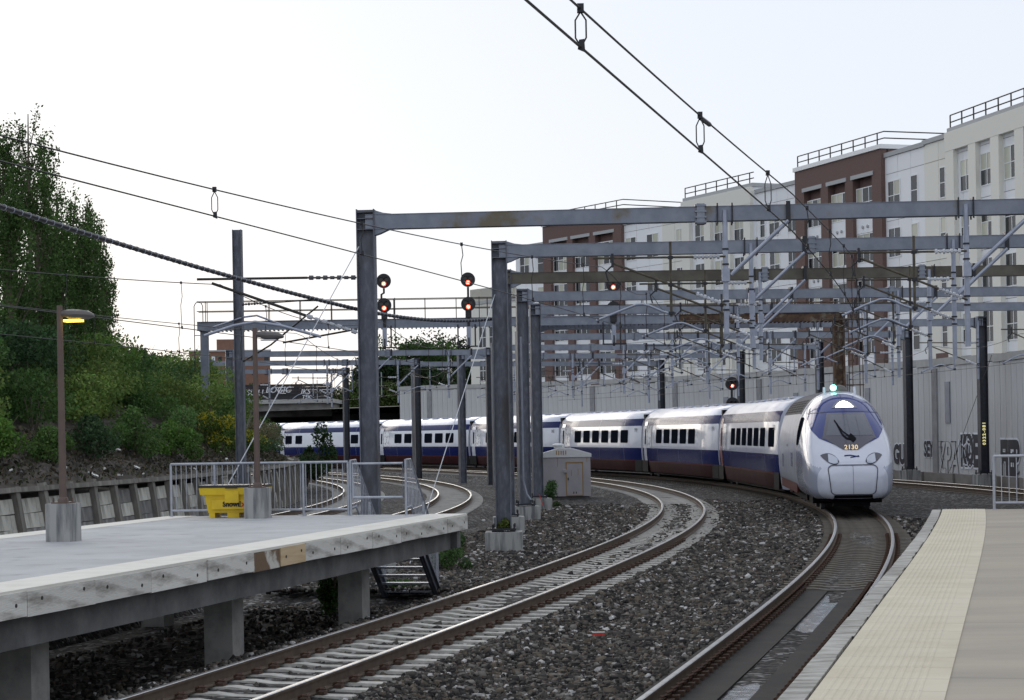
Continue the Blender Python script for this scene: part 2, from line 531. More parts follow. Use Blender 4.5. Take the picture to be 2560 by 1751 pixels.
# embankment
def bank_z(d, s):          # d = metres behind the timber wall
    f = 1.0 if s < 150 else max(.55, 1 - (s - 150) / 150)
    pts = [(0, 1.35), (1.2, 1.95), (2.3, 2.6), (6.5, 4.6), (13, 6.2), (30, 7), (80, 7.5)]
    return float(np.interp(d, [p[0] for p in pts], [p[1] for p in pts])) * f
mb = MB()
sl_ = frange(30, 262, 3)
dl_ = [0, .4, .8, 1.2, 1.7, 2.3, 3, 4, 5, 6.5, 9, 13, 20, 30, 55, 90]
n = len(dl_)
mb.add([crv(s, -17.35 - d, bank_z(d, s) + (.14 * math.sin(s * .9 + d * 3) + .1 * math.sin(s * 2.3 - d * 5)) * min(1, d))
        for s in sl_ for d in dl_], [(i * n + j, i * n + j + 1, (i + 1) * n + j + 1, (i + 1) * n + j) for i in range(len(sl_) - 1) for j in range(n - 1)])
tag(mb.build('embankment', 'dirt', smooth=True, fixn=False), 'bare brown earth bank above the timber wall', None, kind='structure')
mb = MB()
sl_ = frange(40, 300, 5)
ribbon(mb, sl_, [(17.6, 5.6), (31, 6.0), (140, 6.2)])
tag(mb.build('terrace', 'ground', fixn=False), kind='structure')

# ------------------------------------------------------------------ tracks
RAILP = [(-.075, -.175), (.075, -.175), (.075, -.16), (.012, -.145), (.012, -.045), (.036, -.038), (.037, -.008), (.028, 0),
         (-.028, 0), (-.037, -.008), (-.036, -.038), (-.012, -.045), (-.012, -.145), (-.075, -.16)]
def rail(parent, off, s0, s1, step):
    mb = MB()
    rows = RAILP + [RAILP[0]]
    ms = [0] * 14
    ms[6] = ms[7] = ms[8] = 1
    ribbon(mb, frange(s0, s1, step), rows, ms, off)
    return mb.build('rail', ['rail_side', 'rail_top'], parent, smooth=True)
def tie_mesh(mname):
    mb = MB()
    # one concrete tie, lower in the middle
    prof = [(-1.28, -.245), (-1.25, -.2), (-.45, -.185), (-.2, -.215), (.2, -.215), (.45, -.185), (1.25, -.2), (1.28, -.245)]
    w0, w1 = .135, .105
    vs_, fs = [], []
    for x, z in prof:
        vs_ += [(x, -w0, -.40), (x, -w1, z), (x, w1, z), (x, w0, -.40)]
    for i in range(len(prof) - 1):
        a, b_ = i * 4, i * 4 + 4
        fs += [(a, a + 1, b_ + 1, b_), (a + 1, a + 2, b_ + 2, b_ + 1), (a + 2, a + 3, b_ + 3, b_ + 2)]
    fs += [(0, 3, 2, 1), (len(vs_) - 4, len(vs_) - 3, len(vs_) - 2, len(vs_) - 1)]
    mb.add(vs_, fs)
    return mb.mesh('tie', mname)
def clip_mesh():
    mb = MB()
    mb.box(-.055, .055, -.07, .07, -.185, -.15)
    mb.tube([(-.05, -.05, -.14), (.0, -.06, -.115), (.05, -.02, -.125), (.04, .04, -.115), (-.03, .06, -.13)], .016, 5)
    return mb.mesh('rail_clip', 'clip')
CLIP = clip_mesh()
T_CLEAN, T_DIRTY = tie_mesh('tie'), tie_mesh('tie_dirty')
def track(label, off, s0, s1, step, ties=None, far=None, tmesh=T_CLEAN, clips=0, farmat='tie_far'):
    t = thing('railway_track', label, 'track', kind='structure')
    for sgn in (-1, 1):
        rail(t, (lambda s, q=sgn: off(s) + q * .7525) if callable(off) else off + sgn * .7525, s0, s1, step)
    o_ = off if callable(off) else (lambda s: off)
    if ties:
        k = 0
        s = ties[0]
        while s < ties[1]:
            o = link('tie', tmesh, t)
            o.matrix_world = smat(s, o_(s)) @ Matrix.Rotation(random.uniform(-.01, .01), 4, 'Z')
            if k < clips:
                for q in (-1, 1):
                    for e in (-1, 1):
                        c = link('rail_clip', CLIP, o, (q * .7525 + e * .115, 0, 0))
            k += 1
            s += .61
    if far:
        mb = MB()
        for s in frange(far[0], far[1], .64):
            mx = smat(s, o_(s))
            mb.box(-1.3, 1.3, -.12, .12, -.35, -.195, 0, mx)
        tag(mb.build('tie', farmat, t, fixn=False), kind='stuff')
    return t
trA = track('sharply curving track with pale concrete ties beside the white-edged platform', 0, 8, 175, 1.0, (19.2, 92), (92.5, 165), clips=62)
trB = track('track the train stands on, with dark oily slab beside the cream platform', OB, 8, 250, 1.0, (40.4, 74), (74.5, 140), T_DIRTY, 30, 'tie_dirty')
track('track running below the concrete retaining wall, right of the train', OC, 60, 240, 1.5, None, (60, 150), farmat='tie_dirty')
track('curving track on the far side of the white-edged platform, next to its stairs', OE, 30, 200, 1.0, None, (38, 160))
track('outermost curving track at the foot of the timber wall', OD, 30, 220, 1.0, None, (38, 170))
# slab between the rails of the platform stretch of the train's track
mb = MB()
ribbon(mb, frange(8, 40, 1), [(-1.15, -.30), (-1.12, -.205), (-.62, -.205), (-.6, -.20), (-.16, -.20), (-.16, -.24)], 0, OB)
ribbon(mb, frange(8, 40, 1), [(.2, -.24), (.2, -.195), (1.3, -.195), (1.32, -.32)], 0, OB)
mb.box(-1.1, 1.25, -.06, .0, -.4, -.21, 0, smat(40, OB))
mb.build('track_slab', 'slabtrack', trB, fixn=False)
mb = MB()
ribbon(mb, frange(8, 40, 1), [(-.165, -.232), (.205, -.232)], 0, OB)
mb.build('drain_channel', 'gutter', trB, fixn=False)
mb = MB()
for s in frange(18, 40, .37):
    for q in (-1, 1):
        mx = smat(s, OB + q * .7525 - q * .14)
        mb.box(-.05, .05, -.06, .06, -.2, -.14, 0, mx)
        mb.tube([mx @ Vector(p) for p in ((-.05, -.07, -.15), (-.02, -.06, -.06), (.03, 0, -.045), (.03, .06, -.07), (-.04, .07, -.14))], .02, 5)
tag(mb.build('rail_clip', 'clip', trB, smooth=True), kind='stuff')

# ballast stones you can tell apart
def stones(name, areas, label):
    P, S_ = [], []
    for (s0, s1, o0, o1, dens, keep) in areas:
        nn = int((s1 - s0) * abs(o1 - o0) * dens)
        ss = rng.uniform(0, 1, nn) ** 1.7 * (s1 - s0) + s0
        oo = rng.uniform(o0, o1, nn)
        for s, o in zip(ss, oo):
            if keep and not keep(s, o):
                continue
            p = crv(s, o, bal_z(o, s) + rng.uniform(-.01, .03) - (.05 if abs(o) < 1.33 else 0))
            P.append(p)
            S_.append(.016 + .015 * rng.random() + (.02 if rng.random() < .08 else 0) + .0005 * max(0, s - 24))
    P = np.array([tuple(p) for p in P])
    S_ = np.array(S_)
    N = len(P)
    cube = np.array([(x, y, z) for z in (-1, 1) for y in (-1, 1) for x in (-1, 1)], float)
    sc = S_[:, None] * rng.uniform(.55, 1.25, (N, 3))
    V = cube[None] * (1 + rng.uniform(-.38, .3, (N, 8, 3))) * sc[:, None, :]
    a, b_ = rng.uniform(0, 6.28, N), rng.uniform(-.9, .9, N)
    ca, sa, cb, sb = np.cos(a)[:, None], np.sin(a)[:, None], np.cos(b_)[:, None], np.sin(b_)[:, None]
    X, Y, Z = V[..., 0], V[..., 1], V[..., 2]
    Y, Z = Y * cb - Z * sb, Y * sb + Z * cb
    X, Y = X * ca - Y * sa, X * sa + Y * ca
    V = np.stack([X, Y, Z], -1) + P[:, None, :]
    F = np.array([(0, 2, 3, 1), (4, 5, 7, 6), (0, 1, 5, 4), (2, 6, 7, 3), (0, 4, 6, 2), (1, 3, 7, 5)])
    fi = (F[None] + (np.arange(N) * 8)[:, None, None]).reshape(-1)
    me = bpy.data.meshes.new(name)
    me.vertices.add(N * 8)
    me.vertices.foreach_set('co', V.reshape(-1))
    me.loops.add(len(fi))
    me.loops.foreach_set('vertex_index', fi.astype(np.int32))
    me.polygons.add(N * 6)
    me.polygons.foreach_set('loop_start', (np.arange(N * 6) * 4).astype(np.int32))
    me.update(calc_edges=True)
    me.materials.append(M['stone_attr'])
    base = rng.choice(5, N, p=[.34, .3, .2, .11, .05])
    pal = np.array([(.022, .0205, .020), (.060, .053, .047), (.10, .082, .063), (.165, .152, .138), (.38, .37, .36)])
    c = pal[base] * rng.uniform(.7, 1.3, (N, 1))
    at = me.attributes.new('tint', 'FLOAT_COLOR', 'POINT')
    cc = np.ones((N, 8, 4))
    cc[..., :3] = c[:, None, :]
    at.data.foreach_set('color', cc.reshape(-1))
    return tag(link(name, me), label, kind='stuff')
def keepA(s, o):
    d = ((s - 19.2 + .305) % .61) - .305
    if abs(o) < 1.33:
        return (abs(d) > .15 and abs(abs(o) - .75) > .1) or (abs(o) < .42 and rng.random() < .04)
    return True
stones('ballast_stones', [(18, 84, -2.3, 1.4, 200, keepA), (18, 88, 1.3, 4.5, 340, None), (41, 70, 6.9, 12, 60, None),
                          (41, 90, -6.5, -2.2, 120, None), (24, 42, -6.5, -2.2, 60, None)], 'loose grey crushed stones lying between the tracks')

# ------------------------------------------------------------------ left platform
PZ = 1.22
P_END = 41.2
pl = thing('station_platform', 'white-edged concrete platform on posts, ending at the stairs', 'platform')
sl_ = frange(8, P_END, 1)
js = [8, 13.4, 18.0, 22.6, 27.2, 31.8, 36.4, P_END]
for a, b_ in zip(js[:-1], js[1:]):
    mb = MB()
    ribbon(mb, frange(a + .006, b_ - .006, 1), [(-7.95, PZ - .25), (-7.95, PZ), (-1.78, PZ), (-1.78, PZ - .25), (-7.95, PZ - .25)])
    mb.box(-7.95, -1.78, -.004, 0, PZ - .25, PZ - .001, 0, smat(b_ - .006))
    mb.build('slab', 'slab', pl, fixn=False)
mb = MB()
ribbon(mb, sl_, [(-7.9, PZ - .04), (-1.8, PZ - .04)])
mb.build('joint_filler', 'conc_dark', pl, fixn=False)
for o0, o1 in ((-2.42, -1.66), (-7.97, -7.35)):
    mb = MB()
    ribbon(mb, sl_, [(o0, PZ), (o0, PZ + .008), (o1, PZ + .008), (o1, PZ - .03)])
    mb.build('edge_strip', 'white_strip', pl, fixn=False)
mb = MB()
ribbon(mb, frange(8, P_END, 1), [(-1.93, PZ - .27), (-1.93, PZ - .68), (-2.35, PZ - .68), (-2.35, PZ - .27)])
mb.box(-2.35, -1.93, -.01, 0, PZ - .68, PZ - .27, 0, smat(P_END))
mb.build('edge_beam', 'conc_dark', pl)
mb = MB()
ribbon(mb, frange(8, P_END, 1), [(-7.5, PZ - .27), (-7.5, PZ - .68), (-7.85, PZ - .68)])
mb.build('edge_beam', 'conc_dark', pl)
mb = MB()
mb.box(-7.9, -1.8, -.3, -.02, PZ - .66, PZ - .255, 0, smat(P_END))
mb.build('end_beam', 'conc_dark', pl)
for s in (11.8, 18.4, 25.0, 31.6, 38.2):
    for o in (-3.1, -7.0):
        mb = MB()
        mb.box(-.23, .23, -.24, .24, -1.1, PZ - .25, 0)
        x = mb.build('support_column', 'column', pl)
        x.matrix_world = smat(s, o)
jn = [12, 14, 15.6, 17, 19, 20.9, 22.3, 24, 25.6, 27.4, 29.1, 30.2, 31.3, 33, 34.7, 36.4, 38, 39.6, 41.15]
for i in range(len(jn) - 1):
    s0, s1 = jn[i] + .01, jn[i + 1] - .01
    m_ = 'board_raw' if i == 11 else 'board_rot' if i == 10 else 'board'
    sm = (s0 + s1) / 2
    mb = MB()
    L = s1 - s0
    dz = random.uniform(-.012, .012)
    dx = random.uniform(-.012, .012)
    mb.box(-.055 + dx, .055 + dx, -L / 2, L / 2, -.135 + dz, .135 + dz)
    o = mb.build('edge_board', m_, pl)
    o.matrix_world = smat(sm, -1.70, PZ - .16) @ Matrix.Rotation(random.uniform(-.004, .004), 4, 'X')
    if m_ != 'board': tag(o, 'bare new pine board' if m_ == 'board_raw' else 'rotten brown-stained board')
    for q in (-.3, .32):
        if m_ == 'board_rot': continue
        mb2 = MB()
        mb2.lathe([(.022, 0), (.022, .01)], (.052 + dx, q * L, random.uniform(-.05, .06)), 8, 'x')
        mb2.build('bolt', 'hole', o)

# railing along its end, gate and stairs
def railing(name, label, mx, W, npan, h=1.07, parent=None, pick=.108):
    t = thing(name, label, 'railing')
    t.matrix_world = mx
    mb = MB()
    mb.tube([(0, 0, h), (W, 0, h)], .026, 8)
    mb.build('top_rail', 'railing', t, True)
    mb = MB()
    mb.tube([(0, 0, .13), (W, 0, .13)], .022, 8)
    mb.build('bottom_rail', 'railing', t, True)
    for i in range(npan + 1):
        mb = MB()
        mb.tube([(0, 0, 0), (0, 0, h)], .027, 8)
        mb.box(-.05, .05, -.05, .05, 0, .012)
        mb.build('post', 'railing', t, True, loc=(W * i / npan, 0, 0))
    bm_ = MB()
    bm_.tube([(0, 0, .13), (0, 0, h)], .0085, 6)
    pm_ = bm_.mesh('picket', 'railing', True)
    nn = int(W / pick)
    for i in range(1, nn):
        x = W * i / nn
        if abs((x / (W / npan)) - round(x / (W / npan))) * (W / npan) < .04: continue
        link('picket', pm_, t, (x, 0, 0))
    return t
RMX = smat(P_END - .35, -7.75, PZ)
rl = railing('platform_railing', 'grey picket railing across the end of the white-edged platform', RMX, 3.75, 4)
# gate
gt = thing('stair_gate', 'low grey pipe gate at the head of the platform stairs', 'gate')
gt.matrix_world = smat(P_END - .35, -3.93, PZ)
mb = MB()
mb.tube([(.03, 0, .36), (.03, 0, 1.03), (1.06, 0, 1.03), (1.06, 0, .36), (.03, 0, .36)], .026, 8)
mb.build('gate_frame', 'railing', gt, True)
mb = MB()
mb.box(1.08, 1.14, -.02, .02, .83, .95)
mb.build('latch', 'rust', gt)
# stairs going down away from the platform
st = thing('platform_stairs', 'grey steel stairs with picket sides below the platform end', 'stairs')
st.matrix_world = smat(P_END, -3.95, 0)
SL, SZ0, SZ1 = 2.0, PZ - .12, -.55
for x in (0, 1.12):
    mb = MB()
    mb.bar((x, 0, SZ0 - .05), (x, SL, SZ1), .05, .26)
    mb.bar((x + .03, -.01, SZ0 + .08), (x + .03, SL, SZ1 + .13), .1, .02)
    mb.bar((x + .03, -.01, SZ0 - .18), (x + .03, SL, SZ1 - .13), .1, .02)
    mb.build('stringer', 'post', st)
for i in range(9):
    f = (i + .7) / 9.2
    mb = MB()
    mb.box(.03, 1.09, f * SL - .13, f * SL + .13, SZ0 + (SZ1 - SZ0) * f - .02, SZ0 + (SZ1 - SZ0) * f + .02)
    mb.build('tread', 'railing', st)
for x in (0., 1.14):
    mb = MB()
    mb.tube([(x, -.35, PZ), (x, -.35, PZ + 1.1), (x, .0, PZ + 1.1), (x, SL, SZ1 + 1.1), (x, SL, SZ1)], .026, 8)
    mb.tube([(x, -.35, PZ + .15), (x, 0, PZ + .17), (x, SL, SZ1 + .2)], .022, 8)
    mb.tube([(x, .95, (PZ + SZ1) / 2 - .1), (x, .95, (PZ + SZ1) / 2 + 1.1)], .024, 8)
    hr = mb.build('handrail', 'railing', st, True)
    for i in range(22):
        y = -.28 + i * (SL + .25) / 22
        f = max(0, y / SL)
        z0 = PZ + .15 + (SZ1 - PZ) * f
        mb = MB()
        mb.tube([(x, y, z0), (x, y, PZ + 1.1 + (SZ1 - PZ) * f)], .0085, 5)
        mb.build('picket', 'railing', hr)

# lamps on the platform
def lamp(s, o, label, lit, yaw):
    t = thing('platform_lamp', label, 'lamp post', group='lamp posts on the platform')
    t.matrix_world = smat(s, o, PZ)
    mb = MB()
    w = .215
    ch = .025
    mb.prism([(-w, -w + ch), (-w + ch, -w), (w - ch, -w), (w, -w + ch), (w, w - ch), (w - ch, w), (-w + ch, w), (-w, w - ch)], 0, .6, axis='z')
    b_ = mb.build('concrete_base', 'concrete_st', t)
    mb = MB()
    mb.box(-.14, .14, -.14, .14, .6, .625)
    for x in (-.11, .11):
        for y in (-.11, .11):
            mb.tube([(x, y, .6), (x, y, .69)], .014, 6)
    mb.build('anchor_plate', 'lamp_pole', b_)
    mb = MB()
    mb.tube([(0, 0, .62), (0, 0, 3.74)], .062, 14, r2=.046)
    mb.lathe([(.09, .62), (.085, .66), (.065, .7)], n=14)
    mb.build('pole', 'lamp_pole', t, True)
    mx = Matrix.Rotation(yaw, 4, 'Z')
    mb = MB()
    pts = []
    for i, (x, w_, z0, z1) in enumerate([(.0, .035, 3.56, 3.66), (.1, .05, 3.55, 3.67), (.2, .11, 3.5, 3.68), (.34, .13, 3.5, 3.67), (.46, .12, 3.51, 3.65), (.55, .07, 3.53, 3.6), (.57, .03, 3.545, 3.575)]):
        for k in range(10):
            a = 2 * math.pi * k / 10
            cz = (z0 + z1) / 2
            pts.append(mx @ Vector((x, math.cos(a) * w_, cz + math.sin(a) * (z1 - z0) / 2)))
    mb.add(pts, [(i * 10 + k, i * 10 + (k + 1) % 10, (i + 1) * 10 + (k + 1) % 10, (i + 1) * 10 + k) for i in range(6) for k in range(10)] + [tuple(range(60, 70))])
    hd = mb.build('lamp_head', 'lamp_head', t, True)
    if lit:
        for i in range(11):
            mb = MB()
            x = .09 + .026 * i
            mb.box(x, x + .017, -.085, .085, 3.472, 3.51, 0, mx)
            mb.build('diffuser', 'lamp_glow', hd)
    else:
        mb = MB()
        mb.box(.12, .42, -.09, .09, 3.487, 3.51, 0, mx)
        mb.build('diffuser', 'lens', hd)
    return t
lamp(31.9, -5.9, 'brown lamp post with glowing yellow lamp, on a concrete block', True, R(4))
lamp(40.0, -5.6, 'brown lamp post with unlit lamp, its block hiding the yellow bin', False, R(12))

# grit bin
bn = thing('grit_bin', 'yellow plastic grit bin with black lid behind a lamp block', 'bin')
bn.matrix_world = smat(40.62, -6.28, PZ) @ Matrix.Rotation(R(8), 4, 'Z')
W1, W0, D1, D0 = .66, .5, .36, .28
mb = MB()
def frust(w0, d0, z0, w1, d1, z1):
    mb.add([(-w0, -d0, z0), (w0, -d0, z0), (w0, d0, z0), (-w0, d0, z0), (-w1, -d1, z1), (w1, -d1, z1), (w1, d1, z1), (-w1, d1, z1)],
           [(3, 2, 1, 0), (4, 5, 6, 7), (0, 1, 5, 4), (1, 2, 6, 5), (2, 3, 7, 6), (3, 0, 4, 7)])
frust(.5, .28, .1, .57, .33, .5)
frust(.64, .38, .46, .66, .4, .6)
for x0, x1 in ((-.49, -.37), (-.12, .12), (.37, .49)):
    mb.box(x0, x1, -.275, .275, 0, .1)
mb.box(-.14, .14, -.4, -.33, .3, .54)
mb.box(-.42, .42, -.335, -.30, .17, .36)
mb.build('body', 'yellow', bn)
mb = MB()
mb.prism([(-.67, .6), (.67, .6), (.66, .65), (-.66, .65)], -.41, .41)
mb.box(-.12, .12, -.43, -.4, .585, .63)
mb.build('lid', 'lid', bn)
for body, mt, x, sz in (('SnowE', 'black_print', -.01, .135), ('x', 'red_print', .225, .15)):
    o = link('lettering', text_mesh('lettering', body, sz, mt, .006, .002), bn, (x, -.342, .225))
    o.rotation_euler = (R(90), 0, 0)

# ------------------------------------------------------------------ right platform
pr = thing('station_platform', 'cream-edged tan platform beside the train track, bare timber kerb', 'platform')
PR_END = 41.3
E0 = OB + 1.72
sl_ = frange(2, PR_END, .8)
js = [2, 8, 11.7, 15.4, 19.1, 22.8, 26.5, 30.2, 33.9, 37.6, PR_END]
for a, b_ in zip(js[:-1], js[1:]):
    mb = MB()
    ribbon(mb, frange(a + .004, b_ - .004, .8), [(E0 + .98, PZ - .1), (E0 + .98, PZ), (17.5, PZ), (17.5, PZ - .3)])
    mb.build('slab', 'slab_brown', pr, fixn=False)
mb = MB()
ribbon(mb, sl_, [(E0 + .99, PZ - .02), (17.4, PZ - .02)])
mb.box(E0 + .02, 17.5, -.3, 0, PZ - .35, PZ - .02, 0, smat(PR_END))
mb.build('joint_filler', 'conc_dark', pr, fixn=False)
mb = MB()
ribbon(mb, sl_, [(E0 + .1, PZ - .30), (E0 + .1, -.9)])
mb.build('edge_wall', 'conc_dark', pr, fixn=False)
# ribbed tactile mats, each 0.61 m long
TM = {}
s = 11.6
while s < PR_END - .05:
    s1 = min(s + .61, PR_END)
    mb = MB()
    o0, o1 = E0 + .2, E0 + .98
    rows = [(o0, PZ - .02), (o0, PZ + .008)]
    for k in range(12):
        a = o0 + .06 + k * .05
        rows += [(a, PZ + .008), (a + .008, PZ + .012), (a + .022, PZ + .012), (a + .03, PZ + .008)]
    rows += [(o1, PZ + .008), (o1, PZ - .01)]
    ribbon(mb, [s + .002, s1 - .002], rows)
    mb.build('tactile_mat', 'cream', pr, fixn=False)
    s = s1
s = 10.5
while s < PR_END - .1:
    L = min(random.choice([1.6, 2.4, 2.9]), PR_END - s)
    mb = MB()
    for k in range(4):
        a0, a1 = s + L * k / 4, s + L * (k + 1) / 4
        e0, e1 = random.uniform(-.004, .004), random.uniform(.0, .02)
        ribbon(mb, [a0 + .004, a1], [(E0 + e0, PZ - .28), (E0 + e0, PZ - .02), (E0 + .015 + e0, PZ + .001), (E0 + .185 - e1, PZ + .002), (E0 + .19 - e1, PZ - .1)])
    mb.build('edge_board', 'board_top', pr, fixn=False)
    s += L + .006
rr = railing('platform_railing', 'grey picket railing at the end of the cream-edged platform', smat(PR_END - .25, E0 + 1.15, PZ), 5.2, 4, h=1.0, pick=.135)

# ------------------------------------------------------------------ catenary gantries
Z_G = 7.95
def w_post(mb, x, z0, z1, w=.2, d=.2, mi=0, tw=0):
    """wide-flange post: two flanges and a web, flanges facing +-x"""
    for q in (-1, 1):
        mb.box(x + q * w - .012, x + q * w + .012, -d, d, z0, z1, mi)
    mb.box(x - w, x + w, -.012, .012, z0, z1, mi)
INS = {}
def insulator(a, b_, parent, m_='insul', r=.06, n=7):
    a, b_ = Vector(a), Vector(b_)
    mb = MB()
    for i in range(n):
        f0, f1 = (i + .15) / n, (i + .75) / n
        mb.tube([a.lerp(b_, f0), a.lerp(b_, (f0 + f1) / 2), a.lerp(b_, f1)], r * (.75 if i % 2 else 1), 7)
    mb.tube([a, b_], r * .45, 6)
    return mb.build('insulator', m_, parent, True)
def cantilever(t, xt, xc, zt=Z_G, detail=True, brace=1, zb=5.0):
    """drop tube at local x = xt carrying the arm that holds the wires at x = xc"""
    q = 1 if xc > xt else -1
    d = abs(xc - xt)
    mb = MB()
    mb.tube([(xt, -.14, zt - .1), (xt, -.14, zb)], .062, 10)
    tb = mb.build('drop_tube', 'tube', t, True)
    mb = MB()
    for z in (6.95, 6.6, 5.75, 5.55):
        mb.lathe([(.08, -.02), (.08, .02)], (xt, -.14, z), 10)
    for x in (-.17, .17):
        mb.bar((xt + x, -.19, zt - .42), (xt + x, -.19, zt + .06), .035, .035)
        mb.bar((xt + x, .19, zt - .42), (xt + x, .19, zt + .06), .035, .035)
        mb.bar((xt + x, -.2, zt + .03), (xt + x, .2, zt + .03), .035, .035)
    tag(mb.build('u_bolt', 'dkmetal', tb), kind='stuff')
    if brace:
        mb = MB()
        x1 = xt - q * 1.45
        mb.tube([(xt - q * .12, -.2, 6.35), (x1, -.2, zt - .38)], .047, 8)
        mb.box(xt - .09, xt + .09, -.26, -.1, 6.2, 6.5)
        mb.build('brace', 'tube', t, True)
        mb = MB()
        mb.box(x1 - .05, x1 + .05, -.22, .2, zt - .42, zt + .07)
        mb.build('brace_clamp', 'dkmetal', t)
    y = -.2
    # top rod with its insulator at the tube
    mb = MB()
    mb.tube([(xt + q * .72, y, 6.78), (xc + q * .3, y, 6.8)], .026, 7)
    mb.tube([(xt, y, 6.78), (xt + q * .15, y, 6.78)], .025, 6)
    rd = mb.build('top_rod', 'rod', t, True)
    insulator((xt + q * .13, y, 6.78), (xt + q * .74, y, 6.78), rd)
    # inclined rod
    a, b_ = Vector((xt, y, 5.66)), Vector((xc - q * .15, y, 6.68))
    mb = MB()
    mb.tube([a.lerp(b_, .26), b_], .028, 7)
    mb.tube([a, a.lerp(b_, .06)], .025, 6)
    rd = mb.build('inclined_rod', 'rod', t, True)
    insulator(a.lerp(b_, .05), a.lerp(b_, .27), rd)
    mb = MB()
    mb.bar(b_ + Vector((0, 0, -.1)), b_ + Vector((0, 0, .22)), .06, .06)
    mb.tube([b_ + Vector((0, 0, -.05)), b_ + Vector((q * .16, 0, -.2)), b_ + Vector((q * .1, 0, -.42))], .022, 6)
    mb.build('messenger_clamp', 'dkmetal', rd)
    # vertical hanger and steady arm
    xh = xt + q * d * .46
    mb = MB()
    mb.tube([(xh, y, 7.15), (xh, y, 5.42)], .032, 8)
    hg = mb.build('hanger', 'rod' if detail else 'tube', t, True)
    mb = MB()
    for z in (6.78, 6.15, 5.5):
        mb.box(xh - .06, xh + .06, y - .06, y + .06, z - .035, z + .035)
    tag(mb.build('hanger_clamp', 'dkmetal', hg), kind='stuff')
    mb = MB()
    pts = [(xh - q * .0, y, 5.48), (xh + q * .22, y, 5.55), (xh + q * .5, y, 5.68), (xh + q * .65, y, 5.72), (xh + q * .8, y, 5.71), (xh + q * 1.1, y, 5.6), (xc + q * .25, y, 5.36)]
    mb.tube(pts, .028, 8)
    sa = mb.build('steady_arm', 'tube', t, True)
    mb = MB()
    mb.bar((xc + q * .2, y, 5.42), (xc + q * .2, y, 5.3), .04, .04)
    mb.build('contact_clamp', 'dkmetal', sa)
def portal(label, s, x0, x1, arms, post0=True, post1=True, m_beam='galv', m_post0='post', m_post1='post_dark', base0=None, base1=None,
           group='portal gantries over the tracks', splices=(), zt=Z_G, skew=0., b0=-.6, b1=-.5, depth=.33):
    t = thing('catenary_gantry', label, 'gantry', crv(s), -head(s) + skew, group)
    # beam: box with thin flanges
    mb = MB()
    mb.box(x0, x1, -.15, .15, zt - depth, zt - .012)
    mb.box(x0, x1, -.165, .165, zt - .012, zt)
    mb.box(x0, x1, -.165, .165, zt - depth - .015, zt - depth)
    bmo = mb.build('beam', m_beam, t)
    for xs in splices:
        mb = MB()
        mb.box(xs - .09, xs + .09, -.21, .21, zt - depth - .07, zt + .06)
        for z in (zt + .02, zt - .12, zt - .25, zt - depth - .03):
            mb.box(xs - .13, xs + .13, -.225, .225, z - .02, z + .02)
        mb.build('splice_plate', 'galv', bmo)
    for p_, x, q, mp, bs, bz in ((post0, x0, 1, m_post0, base0, b0), (post1, x1, -1, m_post1, base1, b1)):
        if not p_: continue
        mb = MB()
        zb = bz + (.95 if bs else 0)
        w_post(mb, x, zb, zt + .12)
        for z in (zt + .05, zt - depth - .02, zt - .1):
            mb.box(x - .2, x + .2, -.19, .19, z - .01, z + .01)
        po = mb.build('post', mp, t)
        mb = MB()
        mb.prism([(x + q * .2, zt + .1), (x + q * .2, zt - depth - .16), (x + q * .33, zt - depth - .12), (x + q * .62, zt - depth + .01), (x + q * .62, zt + .005), (x + q * .42, zt + .03)], -.14, .14)
        mb.build('haunch', 'galv', po)
        if bs:
            mb = MB()
            w = bs
            mb.box(x - w, x + w, -.5, .5, bz - .3, bz + .85)
            mb.build('footing', 'concrete_st', t)
            mb = MB()
            mb.box(x - .34, x + .34, -.34, .34, bz + .89, bz + .95)
            for a in (-.29, .29):
                for c in (-.29, .29):
                    mb.tube([(x + a, c, bz + .85), (x + a, c, bz + 1.06)], .03, 6)
            mb.build('base_plate', 'dkmetal', po)
    for (xt, xc, kw) in arms:
        cantilever(t, xt, xc, zt, **kw)
    return t
gantries = []
def latp(X, Y, s):                       # lateral position of a world point relative to the line at s
    p = Vector((X, Y, 0)) - crv(s)
    h = head(s)
    return p.x * math.cos(h) - p.y * math.sin(h)
specs = [(48.6, -5.58, 19.5, 'galv_stain'), (57.3, -4.12, 19.5, 'galv'), (67.5, -5.5, 18, 'galv_brown'), (77, -5.85, 17.6, 'galv'), (86, -5.75, 17.2, 'galv'),
         (98.5, -5.5, 16.6, 'galv'), (109.5, -5.5, 16.2, 'galv'), (123, -5.2, 15.6, 'galv'), (136, -5, 15.2, 'galv'), (150, -5, 15.0, 'galv')]
for i, (s, x0, x1, mbm) in enumerate(specs):
    arms = [(2.75, 0, dict(detail=i < 5)), (OB + 2.6, OB, dict(detail=i < 5, zb=4.6))]
    if i >= 3: arms.append((OC(s) + 2.3 if x1 - OC(s) > 3.0 else x1 - .25, OC(s), dict(detail=False, brace=0)))
    sp_ = [2.2] if i == 0 else [4.4] if i == 1 else [2.9, 8.0] if i < 5 else [.8, 7.5]
    g_ = portal('galvanised steel gantry spanning the train, %s of its row%s' % (ORD[i], ', with brown-stained beam' if i == 0 else ', with a brown beam' if i == 2 else ''),
                s, x0, x1, arms, True, i >= 3, mbm, base0=.5 if i < 5 else None, base1=.42 if i >= 3 else None,
                group='portal gantries over the train', splices=sp_, b0=-.75 if i < 5 else -.5, skew=R([8, 8, 8.5, 10, 10][i] if i < 5 else 7))
    gantries.append(g_)
